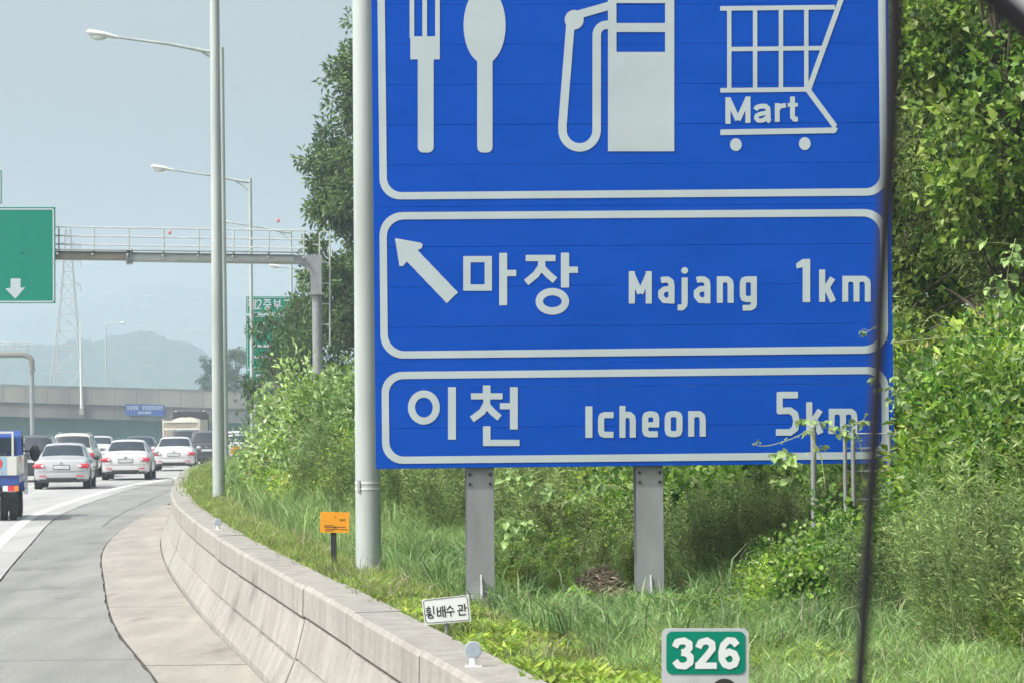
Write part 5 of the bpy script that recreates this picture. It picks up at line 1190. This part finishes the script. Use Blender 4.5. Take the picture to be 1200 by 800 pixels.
# vine-covered trees at right
vt = [tree_mesh(40 + s, 6.6, clumps(50 + s, 40, 1.45, .5, 6.9, .38, .66, lambda k: 1.05 - .35 * k), 1700, .085, .062, 'L_vine', lobes=0, r0=.07) for s in range(2)]
vf = tree_mesh(45, 6.8, clumps(60, 42, 1.35, .5, 7, .36, .62, lambda k: 1.05 - .35 * k), 2200, .08, .016, 'L_feather', r0=.07)
for X, Y, pr, s_, lab in ((3.55, 34.5, vf, 1.0, 'slender feathery-leaved tree directly right of the blue sign'), (4.6, 33.6, vt[0], 1.0, 'tree wrapped in broad-leaved vines, middle of the upper right'), (5.75, 33.0, vt[1], 1.05, 'vine-wrapped tree at the right edge under the corner of the window frame'),
                           (3.0, 37.5, vt[1], 1.1, 'dark vine-covered tree half behind the right edge of the sign'), (4.3, 38, vf, 1.15, 'shaded feathery tree behind the vine-covered ones'), (5.6, 37.5, vt[0], 1.15, 'shaded vine-covered tree at the back right'), (6.9, 36, vt[1], 1.1, 'vine-covered tree beyond the right edge'), (7.2, 40, vf, 1.2, 'back feathery tree beyond the right edge')):
    put('vine_covered_tree', pr, X, Y, s_, None, lab, 'tree', names=TR)
for i in range(12):
    put('tall_tree', (t1, t1b)[i % 2], 2.4 + i * .75, 42 + (i % 3) * 2.5, 1.1, i * .9, 'dark tree in the wood behind the vines at right', 'tree', 'dark wood trees at right', TR)

# single large vine leaves on trailing stems, near the fence and in front of the board
def trail(name, pts_px, Y, nl, L, label, m='L_pale', r=.004, jitter=.05, seed=0, Ys=None):
    rg_ = np.random.default_rng(seed); pts = [at(x, y, Y if Ys is None else Ys[i]) for i, (x, y) in enumerate(pts_px)]
    # smooth
    P = []
    for i in range(len(pts) - 1):
        p0, p1, p2, p3 = pts[max(i - 1, 0)], pts[i], pts[i + 1], pts[min(i + 2, len(pts) - 1)]
        for k in range(5):
            t = k / 5; P.append(.5 * ((2 * p1) + (p2 - p0) * t + (2 * p0 - 5 * p1 + 4 * p2 - p3) * t * t + (3 * p1 - p0 - 3 * p2 + p3) * t**3))
    P.append(pts[-1]); e = empty(name, P[0], 0, label, 'vine')
    MB().tube(P, [r] * (len(P) - 1) + [r * .4], 5).build('stem', M['vine_stem'], e, True)
    pt = MB()
    for k in range(int(nl * 2.2)):
        i = rg_.integers(1, len(P) - 1); h = P[i]; off_ = Vector(rg_.normal(0, 1, 3)).normalized() * (.03 + jitter * abs(rg_.normal(0, .9))); off_.z = abs(off_.z) * .6
        q = h + off_; pt.tube([h, h + off_ * .5 + Vector((0, 0, .01)), q], .0016, 3, False)
        for a_ in ((0,) if L < .08 else (-1.1, 0, 1.1)):
            th = rg_.uniform(0, 6.28) if a_ == 0 and L < .08 else math.atan2(off_.y, off_.x) + a_; Lk = L * rg_.uniform(.5, .8)
            d = np.array([[math.cos(th), math.sin(th), rg_.normal(-.6, .4)]])
            V, T = leaves(np.array([[0, 0, 0.]]), d, np.array([Lk]), np.array([Lk * .8]), rg_, roll=.5, lobes=1)
            me = np_mesh('leaf', V, T); me.materials.append(M[m]); o = link('leaf', me, None, e); o.location = q - P[0]
    if nl: pt.build('petioles', M['vine_stem'], e)
    return e
trail('trailing_vine', [(952, 545), (955, 520), (948, 505), (930, 513), (905, 521), (890, 522), (886, 519), (890, 516)], 25.8, 5, .06, 'curling vine tendril reaching left under the 5km lettering', jitter=.01, seed=1, r=.003)
trail('trailing_vine', [(968, 575), (962, 535), (952, 512), (956, 497), (972, 503), (985, 512)], 25.8, 7, .10, 'pale large-leaved vine covering the km lettering on the lowest panel', jitter=.06, seed=2)
trail('trailing_vine', [(925, 570), (930, 555), (922, 540), (928, 530)], 25.9, 7, .13, 'large pale leaves hanging below the board edge left of the fence post', jitter=.06, seed=3)
trail('trailing_vine', [(1010, 530), (1005, 510), (995, 500), (1008, 495), (1018, 498)], 26.0, 10, .07, 'pale vine on top of the double fence post', jitter=.05, seed=4)
trail('trailing_vine', [(1040, 400), (1030, 384), (1018, 388), (1008, 395)], 25.6, 3, .06, 'small curled vine sprig in front of the right border of the board', jitter=.02, seed=5, r=.003)
trail('trailing_vine', [(1180, 395), (1120, 395), (1060, 400), (1043, 402)], 26.2, 3, .06, 'thin pale vine stretching level from the bank to the sign edge', jitter=.03, seed=6, r=.0035)
trail('trailing_vine', [(1160, 420), (1130, 395), (1105, 372), (1090, 372), (1080, 385)], 26.4, 4, .05, 'arching pale vine loop above the yellow-green bank', jitter=.03, seed=7, r=.0035)
trail('trailing_vine', [(1175, 395), (1150, 370), (1132, 355)], 26.3, 3, .05, 'short straight vine shoot pointing up left over the bank', jitter=.03, seed=8, r=.003)
trail('trailing_vine', [(1060, 480), (1050, 460), (1062, 448), (1078, 440), (1090, 450)], 26.1, 16, .10, 'cluster of pale grey leaves beside the right edge of the sign', jitter=.08, seed=9)
trail('trailing_vine', [(600, 640), (605, 610), (620, 620), (640, 628)], 28.5, 8, .12, 'big pale leaves low behind the left sign post', jitter=.07, seed=10)
trail('trailing_vine', [(660, 590), (690, 580), (715, 568), (735, 575)], 28.8, 5, .13, 'white-backed vine leaf hanging left of the right sign post', jitter=.05, seed=11)
trail('trailing_vine', [(590, 570), (610, 560), (630, 575), (650, 590)], 29, 8, .11, 'pale vine leaves just below the board between the posts', jitter=.07, seed=12)
trail('trailing_vine', [(700, 715), (690, 700), (680, 695), (665, 700)], 25.5, 8, .09, 'vine leaves at the foot of the dry cuttings pile', jitter=.06, seed=13, m='L_kudzu')
trail('trailing_vine', [(1190, 280), (1180, 330), (1192, 370), (1185, 400)], 31, 16, .14, 'pale large-leaved vine hanging at the far right edge', jitter=.14, seed=14)

# fence posts and wire mesh
FYc = 26.3
q0 = at(953, 590, FYc); e = empty('wire_fence', (q0.x, FYc, gz(q0.x, FYc)), 0, 'grey wire mesh fence on pipe posts overgrown with vines right of the sign posts', 'fence')
for (x, y0, r_) in ((953, 500, .021), (990, 506, .015), (999.5, 503, .017), (1042, 505, .017), (1090, 512, .02)):
    a = at(x + 1.5, 640, FYc); t_ = at(x, y0, FYc)
    MB().tube([Vector((a.x, FYc, gz(a.x, FYc) - .1)), t_], r_, 10).build('fence_post', M['post'], e, True)
    MB().ball(t_, r_ * 1.25, 8, (1, 1, .6)).build('post_cap', M['post'], e, True)
for y in (508, 525, 552, 585, 611):
    MB().tube([at(990, y, FYc + .03), at(1090, y - 1, FYc + .03)], .006, 5).build('rail_wire', M['steel'], e)
b = MB()
for i in range(39):
    x = 1001 + i * 2.3; b.tube([at(x, 507, FYc + .035), at(x + .8, 612, FYc + .035)], .0017, 3, False)
o = b.build('wire_mesh', M['steel'], e); o['kind'] = 'stuff'

# dry cuttings pile
pc = at(702, 690, 26.8); rg = np.random.default_rng(77); n = 2600
th = rg.uniform(0, 6.28, n); rr = rg.random(n)**.6 * .27; X = rr * np.cos(th) * 1.0; Yy = rr * np.sin(th); Z = .27 * (1 - rr / .29) * rg.random(n)**.4
P = np.stack([X, Yy, Z], 1); D = np.stack([rg.normal(0, 1, n), rg.normal(0, 1, n), rg.normal(0, .35, n)], 1)
me = vmesh('cuttings', [leaves(P, D, np.full(n, .10), np.full(n, .010), rg), leaves(P[:300], D[:300], np.full(300, .07), np.full(300, .03), rg)], M['dry'])
e = empty('cuttings_pile', (pc.x, 26.8, gz(pc.x, 26.8) + .04), 0, 'heap of dry brown cut stalks in the grass between the sign posts', 'debris pile'); link('cuttings', me, None, e)
# taller dead stalks right of the post
rg = np.random.default_rng(78); lines = []
for i in range(11):
    x = rg.uniform(845, 925); a = at(x, 670, 28.4); lines.append(([a - Vector((0, 0, .2)), a + Vector((rg.normal(0, .06), rg.normal(0, .05), rg.uniform(.4, .9)))], .006, .002))
bp0 = at(885, 690, 28.4); e = empty('dead_stalks', bp0, 0, 'bare brown dead stalks standing right of the right sign post', 'dead plant')
me = stemmesh('stalks', [([p - bp0 for p in pts], a, c) for pts, a, c in lines], mat('dead_stalk', (.28, .22, .14), .9, 0, .3, 8)); link('stalks', me, None, e)

# far vegetation below and beyond the overpass
def wood(name, n, y0, y1, px0, px1, zlo, zhi, seed, L, m, label):
    rg_ = np.random.default_rng(seed); nc = 160
    C = []
    for i in range(nc):
        Y = rg_.uniform(y0, y1); q = at(rg_.uniform(px0, px1), 500, Y); C.append((q.x, Y, rg_.uniform(zlo, zhi)))
    C = np.array(C); w_ = rg_.integers(0, nc, n); v = rg_.normal(0, 1, (n, 3)); v /= np.linalg.norm(v, axis=1, keepdims=True); r_ = np.repeat(rg_.uniform(1.6, 3.6, nc)[None], 1, 0)[0][w_][:, None]
    P = C[w_] + v * r_ * rg_.uniform(.7, 1.1, (n, 1)); P[:, 2] = np.maximum(P[:, 2], -7)
    me = vmesh(name, [leaves(P, v + rg_.normal(0, .5, (n, 3)), np.full(n, L), np.full(n, L * .6), rg_)], M[m])
    return tag(link(name, me, None), label, 'woodland', kind='stuff')
wood('far_wood', 60000, 470, 620, -120, 420, -6, -2.6, 5, .9, 'L_far', 'hazy green scrub seen under the overpass')
wood('roadside_wood', 40000, 250, 400, 318, 470, -2, 3.6, 6, .45, 'L_far', 'hazy trees beyond the bend right of the road')

# ------------------------------------------------------------------ window frame of the vehicle the photo was taken from
wf = empty('vehicle_window_frame', (.15, 1.5, 1.9), 0, 'black rubber window seal strip and grey frame corner close to the viewer', 'window frame')
pts = [at(x, y, 1.5) for x, y in ((1051, -160), (1050, -40), (1048, 60), (1044, 150), (1038, 250), (1032, 350), (1028, 450), (1022, 560), (1016, 660), (1010, 760), (1002, 900))]
b = MB(); b.tube(pts, [.0036, .0036, .0036, .0034, .0031, .0029, .0028, .0028, .0028, .0028, .0028], 10); b.build('seal_strip', M['black'], wf, True)
pts = [at(x, y, 1.5) for x, y in ((1100, -80), (1135, -30), (1165, -3), (1190, 20), (1215, 40), (1290, 90))]
MB().tube(pts, .005, 10).build('corner_seal', M['black'], wf, True)
P = [at(x, y, 1.52) for x, y in ((1100, -80), (1140, -30), (1172, -6), (1212, 26), (1300, 90), (1300, -80))]
MB().add([p for p in P] + [p + Vector((0, .03, 0)) for p in P], [tuple(range(6))[::-1], tuple(range(6, 12))] + [(i, (i + 1) % 6, (i + 1) % 6 + 6, i + 6) for i in range(6)]).build('frame_panel', M['grey_panel'], wf)

# ------------------------------------------------------------------ haze
hm = bpy.data.materials.new('haze'); hm.use_nodes = True; ht = hm.node_tree; ht.nodes.remove(ht.nodes['Principled BSDF'])
pv_ = ht.nodes.new('ShaderNodeVolumePrincipled'); pv_.inputs['Color'].default_value = (.72, .88, 1, 1); pv_.inputs['Density'].default_value = .00052; pv_.inputs['Anisotropy'].default_value = .2
ht.links.new(pv_.outputs[0], ht.nodes['Material Output'].inputs['Volume'])
hz = MB().box((0, 2050, 82), (5000, 4350, 184)).build('haze', hm); hz['kind'] = 'stuff'
